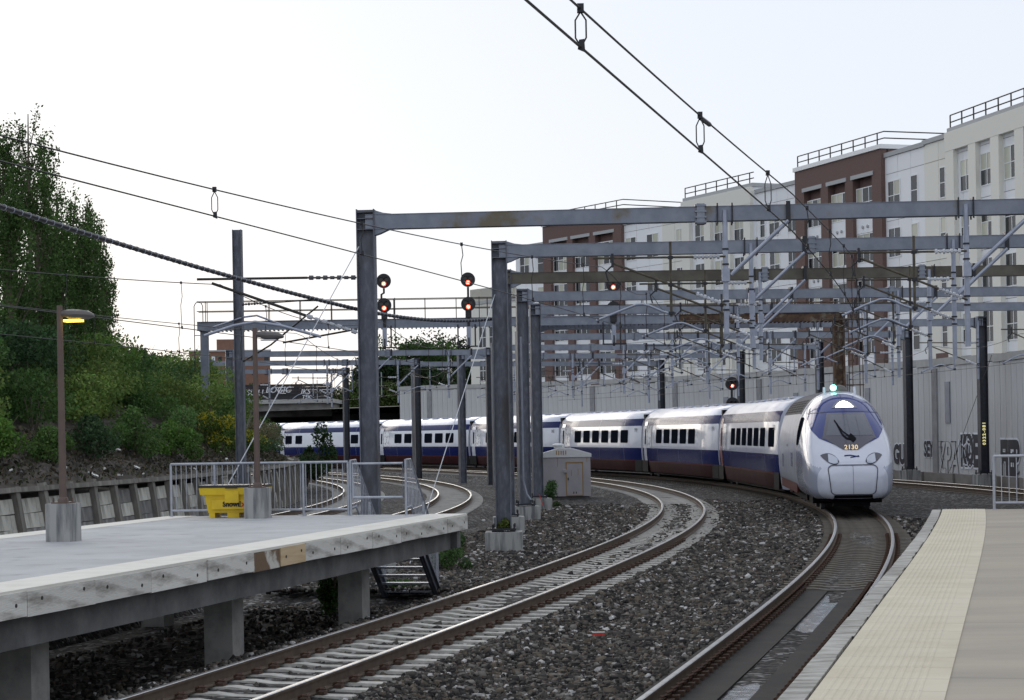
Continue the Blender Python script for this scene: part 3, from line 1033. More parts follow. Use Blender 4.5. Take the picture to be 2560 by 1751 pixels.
# the two-track gantries further left
lspecs = [(130, -20.3, -4.2), (147, -20.0, -5.4), (166, -19.4, -5.6)]
for i, (s, x0, x1) in enumerate(lspecs):
    arms = [(OE + 2.6, OE, dict(detail=False)), (OD + 2.2, OD, dict(detail=False))]
    portal('distant gantry over the two left tracks, %s of three' % ORD[i], s, x0, x1, arms, True, True, 'galv', 'post', 'post_dark', base1=None,
           group='portal gantries over the left tracks', splices=[OE - 1.2], b0=0, zt=8.0)
# cantilever arms the nearest gantry post holds out to the left
t0 = gantries[0]
mb = MB()
mb.tube([(-6.95, -.2, 6.5), (-9.55, -.2, 6.52)], .03, 7)
r0 = mb.build('top_rod', 'wire', t0, True)
insulator((-5.8, -.2, 6.48), (-6.95, -.2, 6.5), r0, 'insul_dk', .055)
mb = MB()
mb.tube([(-7.0, -.2, 5.62), (-9.2, -.2, 6.42)], .034, 7)
r0 = mb.build('inclined_rod', 'wire', t0, True)
insulator((-5.8, -.2, 5.2), (-7.0, -.2, 5.62), r0, 'insul', .055)
mb = MB()
mb.tube([(-7.55, -.2, 5.0), (-5.8, -.2, 5.28)], .025, 6)
mb.build('steady_arm', 'wire', t0, True)
mb = MB()
mb.tube([(-6.65, -.2, 5.12), (-7.6, -.2, 5.4), (-8.2, -.2, 5.5), (-8.7, -.2, 5.42), (-9.4, -.2, 5.2)], .035, 8)
mb.build('steady_arm', 'tube', t0, True)
# tall single post
tp = thing('catenary_pole', 'tall single steel pole rising behind the unlit lamp', 'pole', crv(76, -16.3), -head(76))
mb = MB()
w_post(mb, 0, -.5, 10.5, .155, .16)
mb.build('post', 'post', tp)
mb = MB()
mb.tube([(.9, -.1, 7.75), (3.2, -.1, 7.85)], .03, 7)
a_ = mb.build('top_rod', 'wire', tp, True)
insulator((.15, -.1, 7.72), (.9, -.1, 7.75), a_, 'insul_dk', .055)
mb = MB()
mb.tube([(.15, -.1, 5.6), (1.2, -.1, 6.2), (3.0, -.1, 7.6)], .034, 7)
a_ = mb.build('inclined_rod', 'wire', tp, True)
mb = MB()
mb.tube([(-.95, -.1, 6.9), (.2, -.1, 7.25), (.7, -.1, 7.3), (1.6, -.1, 6.95)], .035, 8)
mb.build('steady_arm', 'tube', tp, True)

# ------------------------------------------------------------------ overhead wires
def wires(label, off, supports, s0, s1, zsup=6.6, zmid=None, drop=6.0, rc=.011, rm=.011, near=None, group='overhead wires'):
    o_ = off if callable(off) else (lambda s: off)
    t = thing('overhead_wire', label, 'wire', group=group)
    def zm(s):
        if near and s < near[0]:
            return near[2] + (zsup - near[2]) * ((s - near[1]) / (near[0] - near[1])) ** 2
        for a, b_ in zip(supports[:-1], supports[1:]):
            if a <= s <= b_:
                f = (s - a) / (b_ - a)
                return zsup - (zsup - (zmid or zsup - .35)) * 4 * f * (1 - f)
        return zsup
    ss = frange(s0, s1, 1.5)
    mb = MB()
    mb.tube([crv(s, o_(s), zm(s)) for s in ss], rm, 5)
    mb.build('messenger_wire', 'wire', t)
    mb = MB()
    mb.tube([crv(s, o_(s), 5.33) for s in ss], rc, 5)
    mb.build('contact_wire', 'wire', t)
    s = s0 + 1
    while s < s1:
        p, q = crv(s, o_(s), zm(s)), crv(s, o_(s), 5.33)
        mb = MB()
        big = s < 46
        if big and s < 26:
            for e in (-1, 1):
                mb.tube([p + Vector((0, 0, -.02)), p.lerp(q, .3) + Vector((e * .035, 0, 0)), p.lerp(q, .75) + Vector((e * .035, 0, 0)), q], .006, 5)
        else:
            mb.tube([p, p.lerp(q, .3) + Vector((.02, 0, 0)), p.lerp(q, .5) - Vector((.015, 0, 0)), q], .008 if big else .010, 5)
        dr = mb.build('dropper', 'wire', t)
        mb = MB()
        k = .022 if big else .024
        mb.box(-k, k, -k, k, -k * 1.2, k * 1.4, 0, Matrix.Translation(p))
        mb.prism([(-k, -.01), (k * 1.2, -.03), (k, k * 2.4), (-k * .6, k * 2.2)], -k * .7, k * .7)
        for i in range(len(mb.v) - 8, len(mb.v)):
            v = mb.v[i]
            mb.v[i] = (v[0] + q.x, v[1] + q.y, v[2] + q.z)
        tag(mb.build('wire_clamp', 'dkmetal', dr), kind='stuff')
        s += drop
    return t
sup = [48.6, 57.3, 67.5, 77, 86, 98.5, 109.5, 123, 136, 150, 165]
wires('overhead wire pair above the near curving track, passing in front of the first gantry post', 0, sup, 12, 150, 6.6, 6.3, 5.4, near=(48.6, 12, 5.52), rc=.009, rm=.009)
wires('black overhead wire pair slanting down from the top of the picture above the train track', lambda s: OB + .42 * min(1, max(0, (50 - s) / 22)), sup, 9, 165, 6.6, 6.3, 5.2, near=(48.6, 8, 5.55), rc=.0095, rm=.0085)
wires('overhead wire pair crossing in front of the tall poplars', OE, [48.6, 66, 84, 102, 130, 147, 166], 26, 166, 6.5, 6.0, 6.3, near=(48.6, 20, 5.75))
wires('overhead wire pair above the outermost left track', OD, [76, 100, 130, 147, 166], 30, 170, 6.6, 6.0, 7, near=(76, 40, 6.0))
wires('overhead wire pair along the concrete retaining wall', OC, sup, 70, 165, 6.6, 6.2, 7)
mb = MB()
mb.tube([crv(20.4, OB + .42, 5.63), crv(21.0, OB + .42, 5.65)], .022, 6)
tag(mb.build('wire_splice', 'dkmetal', None, True), 'short dark splice sleeve on the upper black wire', 'splice')
# thick feeder cable with its spiral tie
fc = thing('feeder_cable', 'thick black feeder cable with pale spiral wrap, sagging to the gantry posts', 'cable')
pts = []
ends = [crv(20, -6.3, 7.12), crv(47.9, -5.75, 5.75), crv(56.9, -4.3, 5.95)]
def span(a, b_, sag, n):
    return [a.lerp(b_, i / n) - Vector((0, 0, sag * 4 * (i / n) * (1 - i / n))) for i in range(n + 1)]
pts = span(ends[0], ends[1], .2, 26) + span(ends[1], ends[2], .14, 10)[1:]
mb = MB()
mb.tube(pts, .042, 8)
mb.build('cable', 'cable', fc, True)
mb = MB()
ring = []
acc = 0
for a, b_ in zip(pts[:-1], pts[1:]):
    n_ = max(2, int((b_ - a).length / .22))
    for i in range(n_):
        p = a.lerp(b_, i / n_)
        d = (b_ - a).normalized()
        mb.tube([p - d * .008, p + d * .008], .05, 8)
tag(mb.build('spiral_tie', 'cable_tie', fc), kind='stuff')
gw = MB()
gw.tube([crv(47.6, -5.65, 7.2), crv(44.2, -9.0, -.3)], .012, 5)
tag(gw.build('guy_wire', 'white_print'), 'thin pale stay wire from the first gantry post down past the railing', 'wire', 'stay wires')
gw = MB()
gw.tube([crv(56.6, -4.2, 6.6), crv(50.5, -5.3, -.4)], .012, 5)
tag(gw.build('guy_wire', 'white_print'), 'thin pale stay wire from the second gantry post to the ballast', 'wire', 'stay wires')
gw = MB()
gw.tube([crv(98.5, 16.4, 6.1), crv(105.5, 16.3, .3)], .014, 5)
tag(gw.build('guy_wire', 'wire'), 'dark stay wire slanting across the graffiti on the concrete wall', 'wire', 'stay wires')
# conduit on second post
cd = MB()
cd.tube([(0, 0, 6.0), (0, 0, 1.2), (.1, 0, .75), (.25, -.1, .55)], .035, 8)
tag(cd.build('conduit', 'galv', None, True, crv(69, -5.2), -head(69)), 'pale grey cable conduit bending out at the foot of the gantry posts', 'conduit')

# ------------------------------------------------------------------ signals
def signal_head(t, x, y, z, r=.34, lens=(0, -.13), red=True, back=True):
    mb = MB()
    mb.lathe([(r, -.0), (r, -.03)], (x, y, z), 28, 'y')
    mb.lathe([(r * .95, 0), (r * .9, .25)], (x, y, z), 20, 'y')
    hd = mb.build('signal_head', 'sig', t, True)
    for (lx, lz, on) in ((0, -.13, red), (-.13, .08, False), (.13, .08, False)):
        mb = MB()
        mb.lathe([(.105, -.03), (.105, -.035)], (x + lx, y, z + lz), 16, 'y')
        mb.build('lens', 'redlamp' if on else 'sig_lens', hd)
        if on:
            mb = MB()
            mb.lathe([(.068, -.036), (.06, -.05)], (x + lx, y, z + lz), 14, 'y')
            mb.build('lamp_core', 'redcore', hd)
        mb = MB()
        vs_, fs = [], []
        for k in range(11):
            a = R(-10 + 200 * k / 10)
            vs_ += [(x + lx + .115 * math.cos(a), y - .03, z + lz + .115 * math.sin(a)), (x + lx + .11 * math.cos(a), y - .22, z + lz + .11 * math.sin(a) - .02)]
        fs = [(2 * k, 2 * k + 1, 2 * k + 3, 2 * k + 2) for k in range(10)]
        mb.add(vs_, fs)
        mb.build('lamp_hood', 'sig', hd)
SB = 97.0
sb = thing('signal_bridge', 'signal bridge with walkway railing, grey at one end, rusty at the other', 'signal bridge', crv(SB), -head(SB))
xl = latp(-14.3, 98, SB)
xr = latp(15.3, 98.5, SB)
ZB = 8.15
for x0, x1, m_ in ((xl - .3, 1.2, 'galv'), (1.2, xr, 'rust')):
    mb = MB()
    mb.box(x0, x1, -.3, -.26, ZB - .38, ZB)
    mb.box(x0, x1, .26, .3, ZB - .38, ZB)
    mb.box(x0, x1, -.36, .36, ZB, ZB + .025)
    mb.box(x0, x1, -.36, -.2, ZB - .4, ZB - .38)
    k = x0 + .1
    while k < x1:
        mb.box(k, k + .06, -.3, .3, ZB - .44, ZB - .4)
        k += .2
    mb.build('girder', m_, sb)
    mb = MB()
    for z in (.5, .95):
        mb.tube([(x0, -.35, ZB + z), (x1, -.35, ZB + z)], .02, 5)
        mb.tube([(x0, .35, ZB + z), (x1, .35, ZB + z)], .02, 5)
    k = x0 + .4
    while k < x1:
        for y in (-.35, .35):
            mb.tube([(k, y, ZB), (k, y, ZB + .95)], .02, 5)
        k += 1.45
    mb.build('walkway_railing', m_ if m_ == 'rust' else 'rod', sb)
mb = MB()
w_post(mb, xl, 1.5, ZB - .1, .17, .17)
mb.box(xl - .17, xl + .17, -.16, .16, 1.5, ZB - .1)
mb.build('post', 'galv', sb)
mb = MB()
for q in (-.22, .22):
    mb.box(xr + q - .05, xr + q + .05, -.15, .15, -.4, ZB)
mb.box(xr - .2, xr + .2, -.02, .02, -.4, ZB)
mb.build('post', 'rust', sb)
mb = MB()
for q in (.45, .62, .95, 1.1):
    mb.tube([(xr + q, -.1, 3.0), (xr + q, -.1, ZB + .9)], .022, 5)
for z in np.arange(3.2, ZB, 1.55):
    mb.tube([(xr + .3, -.1, z), (xr + 1.15, -.1, z)], .03, 5)
for z in np.arange(3.2, ZB, .3):
    mb.tube([(xr + .45, -.1, z), (xr + .62, -.1, z)], .014, 5)
mb.build('ladder', 'rust', sb)
mb = MB()
mb.tube([(xl - .45, -.1, 3.0), (xl - .45, -.1, ZB + .75), (xl - .38, -.1, ZB + .9), (xl - .25, -.1, ZB + .95), (xl - .12, -.1, ZB + .9), (xl - .05, -.1, ZB + .75), (xl - .05, -.1, ZB)], .022, 6)
mb.tube([(xl - .45, -.1, ZB - .6), (xl, -.1, ZB - .6)], .02, 6)
mb.build('ladder_hoop', 'dkmetal', sb)
def bridge_signal(label, X, zs, extra):
    x = latp(X, 97, SB)
    t = thing('railway_signal', label, 'signal', crv(SB, x), -head(SB), 'red signals on the signal bridge')
    signal_head(t, 0, -.5, zs)
    signal_head(t, 0, -.5, zs - 1.13)
    mb = MB()
    mb.tube([(0, -.45, zs - .34), (0, -.45, zs - .55), (-.12 if extra else 0, -.42, zs - .62), (-.12 if extra else 0, -.42, zs - .85)], .05, 8)
    mb.tube([(0, -.4, zs - 1.4), (0, -.4, ZB - 1.4)], .06, 8)
    mb.box(-.14, .14, -.5, -.3, zs - 1.75, zs - 1.4)
    mb.build('mast', 'sig', t, True)
    mb = MB()
    mb.box(-.55, .55, -.75, -.4, ZB - 1.35, ZB - 1.3)
    mb.tube([(.5, -.7, ZB - 1.3), (.5, -.7, zs - .8)], .02, 5)
    for q in (-.5, 0., .3):
        mb.bar((q, -.5, ZB - 1.32), (q, -.45, ZB - .3), .07, .04)
    mb.build('platform_bracket', 'sig', t)
    mb = MB()
    mb.box(-.1, .1, -.5, -.3, ZB - 1.25, ZB - .4)
    mb.build('relay_box', 'tube', t)
bridge_signal('red two-head railway signal just right of the thickest gantry post', -5.9, 9.92, True)
bridge_signal('red two-head railway signal just left of the second gantry post', -2.0, 9.92, False)
bridge_signal('red two-head railway signal seen against the brown brick bay', 4.75, 9.6, False)
sg = thing('railway_signal', 'black round signal with one red lamp rising behind the train', 'signal', crv(121, 8.75), -head(121))
signal_head(sg, 0, -.1, 5.45, .4)
signal_head(sg, 0, -.1, 4.25, .4)
mb = MB()
mb.tube([(0, 0, -.3), (0, 0, 5.2)], .07, 8)
mb.build('mast', 'sig', sg)
mb = MB()
mb.tube([(.1, -.12, 4.6), (.16, -.14, 5.1)], .02, 6)
mb.build('cable', 'galv', sg)

# ------------------------------------------------------------------ train
def herm(xs, ys):
    xs, ys = np.array(xs, float), np.array(ys, float)
    d = np.diff(ys) / np.diff(xs)
    m_ = np.zeros(len(xs))
    m_[1:-1] = np.where(d[1:] * d[:-1] > 0, 2 * d[1:] * d[:-1] / np.where(d[1:] + d[:-1] == 0, 1, d[1:] + d[:-1]), 0)
    m_[0], m_[-1] = d[0], 0
    def f(x):
        x = min(max(x, xs[0]), xs[-1])
        i = min(int(np.searchsorted(xs, x, 'right')) - 1, len(xs) - 2)
        h = xs[i + 1] - xs[i]
        t = (x - xs[i]) / h
        return float((2 * t**3 - 3 * t**2 + 1) * ys[i] + (t**3 - 2 * t**2 + t) * h * m_[i] + (-2 * t**3 + 3 * t**2) * ys[i + 1] + (t**3 - t**2) * h * m_[i + 1])
    return f
nW = herm([0, .04, .12, .3, .6, 1.0, 1.6, 2.4, 4.0], [.55, .80, .98, 1.14, 1.27, 1.37, 1.45, 1.5, 1.52])
nT = herm([0, .04, .12, .3, .6, 1.0, 1.6, 2.3, 3.0, 3.8, 4.8, 6.5], [1.18, 1.36, 1.50, 1.70, 1.96, 2.28, 2.72, 3.14, 3.48, 3.78, 4.0, 4.1])
nB = herm([0, .04, .12, .3, .7, 1.2], [.82, .64, .52, .42, .35, .32])
def sec(yy):
    w, t_, b_ = nW(yy), nT(yy), nB(yy)
    zm = min(1.75, b_ + (t_ - b_) * .5)
    return w, t_, b_, zm
def inside(x, z, yy):
    w, t_, b_, zm = sec(yy)
    q = (z - zm) / (t_ - zm) if z > zm else (zm - z) / (zm - b_)
    e = 2.5 if z > zm else 4.0
    return abs(x / w) ** e + abs(q) ** e <= 1
def front_y(x, z):
    a, b_ = 0., 7.
    if inside(x, z, 0): return 0.
    for _ in range(28):
        m_ = (a + b_) / 2
        if inside(x, z, m_): b_ = m_
        else: a = m_
    return b_
def front_p(x, z, eps):
    y = front_y(x, z)
    d = .02
    dx = (front_y(x + d, z) - front_y(x - d, z)) / (2 * d)
    dz = (front_y(x, z + d) - front_y(x, z - d)) / (2 * d)
    n_ = Vector((dx, -1, dz)).normalized()
    return Vector((x, y, z)) + n_ * eps
LP = 16.1
def fpatch(mb, fn, nu, nv, eps, mi=0):
    vs_ = [front_p(*fn(i / nu, j / nv), eps) - Vector((0, LP / 2, 0)) for j in range(nv + 1) for i in range(nu + 1)]
    mb.add(vs_, [(j * (nu + 1) + i, j * (nu + 1) + i + 1, (j + 1) * (nu + 1) + i + 1, (j + 1) * (nu + 1) + i) for j in range(nv) for i in range(nu)], mi)
    return mb
def fline(mb, pts, w, eps, mi=0):
    """thin strip over the nose following a polyline in (x,z)"""
    fine = []
    for a, b_ in zip(pts[:-1], pts[1:]):
        k = max(1, int(math.hypot(b_[0] - a[0], b_[1] - a[1]) / .05))
        fine += [(a[0] + (b_[0] - a[0]) * i / k, a[1] + (b_[1] - a[1]) * i / k) for i in range(k)]
    pts = fine + [pts[-1]]
    vs_ = []
    for i, p in enumerate(pts):
        a, b_ = pts[max(0, i - 1)], pts[min(len(pts) - 1, i + 1)]
        t_ = Vector((b_[0] - a[0], b_[1] - a[1])).normalized()
        for q in (-1, 1):
            vs_.append(front_p(p[0] - t_.y * q * w / 2, p[1] + t_.x * q * w / 2, eps) - Vector((0, LP / 2, 0)))
    mb.add(vs_, [(2 * i, 2 * i + 1, 2 * i + 3, 2 * i + 2) for i in range(len(pts) - 1)], mi)
def car_frame(s0, s1):
    a, b_ = crv(s0, OB), crv(s1, OB)
    d = b_ - a
    return (a + b_) / 2, math.atan2(-d.x, d.y), d.length
def bogie(t, y, x_=0):
    mb = MB()
    for q in (-1, 1):
        mb.box(q * 1.0 - .09, q * 1.0 + .09, y - 1.5, y + 1.5, .38, .62)
        mb.box(q * 1.1 - .12, q * 1.1 + .12, y - .35, y + .35, .3, .85)
    mb.box(-1.1, 1.1, y - .25, y + .25, .4, .75)
    b_ = mb.build('bogie', 't_black', t)
    for dy in (-1.1, 1.1):
        mb = MB()
        for q in (-1, 1):
            mb.lathe([(.46, -.06), (.46, .06)], (q * .76, y + dy, .46), 18, 'x')
        mb.tube([(-.9, y + dy, .46), (.9, y + dy, .46)], .08, 8)
        mb.build('wheelset', 'post', b_)
# --- power car
pc, pz_, plen = car_frame(68.3, 84.0)
pw = thing('train_power_car', 'pale pointed power car with lit headlamp and number 2130 leading the train', 'train car', pc, pz_, 'cars of the train')
st_ = [0, .02, .04, .08, .12, .16, .2, .25, .3] + [.3 + .1 * i for i in range(1, 51)] + [5.4, 5.5, 6.0, 6.2, 6.5, 7.5, 9, 11, 13, 15.4, 15.9]
NR = 120
vs_, fs, ms = [], [], []
for yy in st_:
    w, t_, b_, zm = sec(yy)
    for k in range(NR):
        a = 2 * math.pi * k / NR
        c, s = math.cos(a), math.sin(a)
        e = 2.5 if s > 0 else 4.0
        x = w * math.copysign(abs(c) ** (2 / e), c)
        z = zm + (t_ - zm if s > 0 else zm - b_) * math.copysign(abs(s) ** (2 / e), s)
        vs_.append((x, yy - LP / 2, z))
for i in range(len(st_) - 1):
    for k in range(NR):
        k2 = (k + 1) % NR
        fs.append((i * NR + k, i * NR + k2, (i + 1) * NR + k2, (i + 1) * NR + k))
        z = sum(vs_[j][2] for j in fs[-1]) / 4
        yy = (st_[i] + st_[i + 1]) / 2
        if yy > 6.2 and z < .82: ms.append(3)
        elif yy > 5.4 and z > 3.3: ms.append(2)
        elif z < .47 and yy > .1: ms.append(4)
        elif yy > 5.0: ms.append(1)
        elif yy > .3 and z < 1.5 + .19 * (yy - .4) and abs(vs_[fs[-1][0]][0]) > .9: ms.append(5)  # flank below a diagonal greyed: dark reflection and shade put into the colour
        else: ms.append(0)
fs.append(tuple(range(NR))[::-1]); ms.append(0)
fs.append(tuple((len(st_) - 1) * NR + k for k in range(NR))); ms.append(1)
mb = MB()
mb.add(vs_, fs)
mb.m = ms
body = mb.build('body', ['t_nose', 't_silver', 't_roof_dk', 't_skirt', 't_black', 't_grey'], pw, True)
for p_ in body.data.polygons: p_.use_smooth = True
# visor, windscreen and lamps
def visor(u, v):
    u = u * 2 - 1
    wv = herm([0, .25, .5, .75, .92, 1], [.98, 1.2, 1.22, 1.05, .72, .45])(v)
    zb = 2.03 + .40 * abs(u) ** 1.15
    return u * wv, zb * (1 - v) + (3.93 - .1 * u * u) * v
mb = MB()
vz = fpatch(mb, visor, 28, 22, .012).build('visor', 't_visor', pw, True)
mb = MB()
fpatch(mb, lambda u, v: ((u * 2 - 1) * (.88 - .26 * v), 2.40 + .86 * v), 14, 10, .02).build('windscreen_surround', 't_screen_dk', vz, True)
mb = MB()
fpatch(mb, lambda u, v: ((u * 2 - 1) * (.76 - .22 * v) + .02, 2.5 + .69 * v), 14, 10, .026).build('windscreen', 't_screen', vz, True)
mb = MB()
fpatch(mb, lambda u, v: ((u * 2 - 1) * (.24 + .6 * v), 2.045 + .375 * v + (0 if v > .5 else 0)), 14, 8, .021).build('windscreen_base', 't_screen_dk', vz, True)
mb = MB()
fline(mb, [(-.42, 3.0), (-.3, 2.78), (-.2, 2.62), (-.05, 2.5), (.12, 2.42)], .035, .05)
fline(mb, [(-.36, 2.9), (-.24, 2.55), (-.1, 2.4), (.14, 2.36)], .05, .045)
fline(mb, [(0, 2.5), (.16, 2.33)], .16, .05)
mb.build('wiper', 't_black', vz)
mb = MB()
for x in (0, .3):
    fline(mb, [(x - .03, 3.9 if x == 0 else 3.12), (x, 3.1), (x + .05, 2.45)], .008, .03)
fline(mb, [(-1.18, 3.26), (-.6, 3.3), (0, 3.315), (.6, 3.3), (1.18, 3.26)], .014, .024)
mb.build('seam', 't_seam', vz)
mb = MB()
fpatch(mb, lambda u, v: ((u * 2 - 1) * .44, 3.42 + .30 * v * (1 - (u * 2 - 1) ** 2)), 16, 5, .022).build('headlamp_surround', 't_screen_dk', pw, True)
mb = MB()
fpatch(mb, lambda u, v: ((u * 2 - 1) * .31 * (1 - .25 * v), 3.445 + .21 * v * (1 - .55 * (u * 2 - 1) ** 2)), 14, 5, .035).build('headlamp', 'head', pw, True)
for q in (-1, 1):
    def eye(u, v, k=1.0, q=q):
        x = .42 + .58 * u
        hh = math.sin(math.pi * min(1, max(0, u)) ** .8) ** .8 * .17 * k
        return q * x, 1.67 + .2 * u + hh * (v * 2 - 1)
    mb = MB()
    ey = fpatch(mb, eye, 14, 5, .012).build('marker_lamp', 't_screen_dk', pw, True)
    mb = MB()
    fpatch(mb, lambda u, v: eye(.08 + u * .5, v, .82), 10, 5, .02).build('lens', 'lens', ey, True)
mb = MB()
rr_ = []
for (cx, cz, a0) in ((.62, 1.40, 0), (-.62, 1.40, 90), (-.55, .76, 180), (.55, .76, 270)):
    for k in range(6):
        a = R(a0 + 18 * k)
        rr_.append((cx + .17 * math.cos(a), cz + .15 * math.sin(a)))
rr_.append(rr_[0])
fline(mb, rr_, .026, .022)
fline(mb, [(0, .62), (0, 1.0), (0, 1.55)], .009, .02)
mb.build('nose_cover_seam', 't_seam', pw)
mb = MB()
fpatch(mb, lambda u, v: ((u * 2 - 1) * .62, .5 + .09 * v), 12, 3, .02).build('bumper', 't_black', pw, True)
o = link('number', text_mesh('number', '2130', .215, 'tan_print', .004, .003, spacing=1.05), pw, (0.0, front_y(0, 2.06) - LP / 2 - .1, 2.07))
o.rotation_euler = (R(72), 0, 0)
# emblem: a small blue forked arrow
mb = MB()
fpatch(mb, lambda u, v: (-.24 + .48 * u, 1.83 + .035 * v + .02 * math.sin(u * 5)), 8, 1, .012)
fpatch(mb, lambda u, v: (-.05 + .28 * u, 1.78 + .03 * v + .05 * u), 5, 1, .013)
mb.build('emblem', 't_blue', pw)
# cab side windows, doors, hatches
def side_p(yy, z, sgn, eps):
    w, t_, b_, zm = sec(yy)
    q = (z - zm) / (t_ - zm) if z > zm else (zm - z) / (zm - b_)
    e = 2.5 if z > zm else 4.0
    x = w * (1 - min(.999, abs(q)) ** e) ** (1 / e)
    return Vector((sgn * (x + eps), yy - LP / 2, z))
def spatch(mb, fn, nu, nv, sgn, eps, mi=0):
    vs_ = [side_p(*fn(i / nu, j / nv), sgn, eps) for j in range(nv + 1) for i in range(nu + 1)]
    mb.add(vs_, [(j * (nu + 1) + i, j * (nu + 1) + i + 1, (j + 1) * (nu + 1) + i + 1, (j + 1) * (nu + 1) + i) for j in range(nv) for i in range(nu)], mi)
    return mb
for sgn in (-1, 1):
    mb = MB()
    spatch(mb, lambda u, v: (4.05 + .9 * u - .45 * math.sin(v * math.pi) * (1 - u), 2.2 + .95 * v), 4, 8, sgn, .012).build('cab_window', 't_glass', pw, True)
    for y0 in (5.1, 5.95, 9.5, 12.5):
        mb = MB()
        spatch(mb, lambda u, v: (y0 + .03 * u, .9 + 2.2 * v), 1, 6, sgn, .006)
        mb.build('door_seam', 't_seam', pw)
    mb = MB()
    spatch(mb, lambda u, v: (5.3 + .06 * u, 1.5 + 1.2 * v), 1, 3, sgn, .02)
    mb.build('grab_rail', 't_seam', pw)
    mb = MB()
    for y0, z0, w_, h_ in ((7.2, 1.4, 1.0, .5), (7.2, 2.2, .08, .9), (10.2, 2.1, .5, .1), (13, 1.3, .8, .5)):
        mb = MB()
        spatch(mb, lambda u, v: (y0 + w_ * u, z0 + h_ * v), 2, 2, sgn, .006)
        mb.build('hatch', 't_grey', pw)
    mb = MB()
    for k in range(6):
        for j in range(5):
            spatch(mb, lambda u, v: (6 + 1.6 * k + 1.45 * u, 3.36 + .09 * j + .06 * v), 2, 1, sgn, .012)
    mb.build('roof_grille', 't_black', pw)
mb = MB()
mb.lathe([(.3, 4.02), (.28, 4.12), (.18, 4.24), (.05, 4.28)], (.05, 5.6 - LP / 2, 0), 14)
mb.build('roof_dome', 'lamp_head', pw, True)
mb = MB()
mb.lathe([(.11, -.04), (.11, .04)], (-.2, 5.0 - LP / 2, 4.17), 12, 'y')
mb.build('green_lamp', 'green', pw)
for x in (-.5, .55):
    mb = MB()
    mb.prism([(5.1 - LP / 2, 3.95), (5.5 - LP / 2, 3.95), (5.35 - LP / 2, 4.2), (5.28 - LP / 2, 4.2)], x - .04, x + .04, axis='x')
    mb.build('roof_fin', 't_nose', pw)
mb = MB()
mb.box(-1.15, 1.15, 2.4 - LP / 2, 15.6 - LP / 2, .25, .5)
mb.box(-.6, .6, .75 - LP / 2, 1.3 - LP / 2, .2, .38)
mb.build('underframe', 't_black', pw)
bogie(pw, 4.6 - LP / 2)
bogie(pw, 12.9 - LP / 2)
mb = MB()
mb.box(-1.45, -1.40, 5.9 - LP / 2, 15.6 - LP / 2, .5, .86)
mb.build('skirt', 't_red', pw)

# speckled end panels
def speck_mat():
    m = mat('train_speckle', (.72, .74, .78), .2, coat=.5)
    nt = m.node_tree
    b = nt.nodes['Principled BSDF']
    tc = nt.nodes.new('ShaderNodeTexCoord')
    mp = nt.nodes.new('ShaderNodeMapping')
    mp.inputs['Scale'].default_value = (1, 9, 6)
    mp.inputs['Rotation'].default_value = (.6, 0, 0)
    nt.links.new(tc.outputs['Object'], mp.inputs[0])
    v = nt.nodes.new('ShaderNodeTexVoronoi')
    v.inputs['Scale'].default_value = .75
    nt.links.new(mp.outputs[0], v.inputs['Vector'])
    r = nt.nodes.new('ShaderNodeMapRange')
    r.inputs[1].default_value, r.inputs[2].default_value = .34, .40
    nt.links.new(v.outputs['Distance'], r.inputs[0])
    mx = nt.nodes.new('ShaderNodeMix')
    mx.data_type = 'RGBA'
    nt.links.new(r.outputs[0], mx.inputs[0])
    mx.inputs[6].default_value = (.10, .11, .16, 1)
    mx.inputs[7].default_value = (.72, .74, .78, 1)
    nt.links.new(mx.outputs[2], b.inputs['Base Color'])
    return m
M['t_speck'] = speck_mat()
CP = [(1.22, .28), (1.38, .32), (1.44, .6), (1.47, .9), (1.475, .97), (1.515, 1.35), (1.525, 1.72), (1.515, 2.1), (1.49, 2.6), (1.455, 3.06), (1.39, 3.32), (1.30, 3.50),
      (1.17, 3.66), (.98, 3.82), (.7, 3.96), (.36, 4.05), (0, 4.08)]
CM = [3, 3, 3, 2, 1, 1, 0, 0, 0, 1, 1, 4, 4, 4, 4, 4]      # 0 white 1 blue 2 red 3 skirt 4 roof
def side_x(z): return float(np.interp(z, [p[1] for p in CP], [p[0] for p in CP]))
WIN = {}
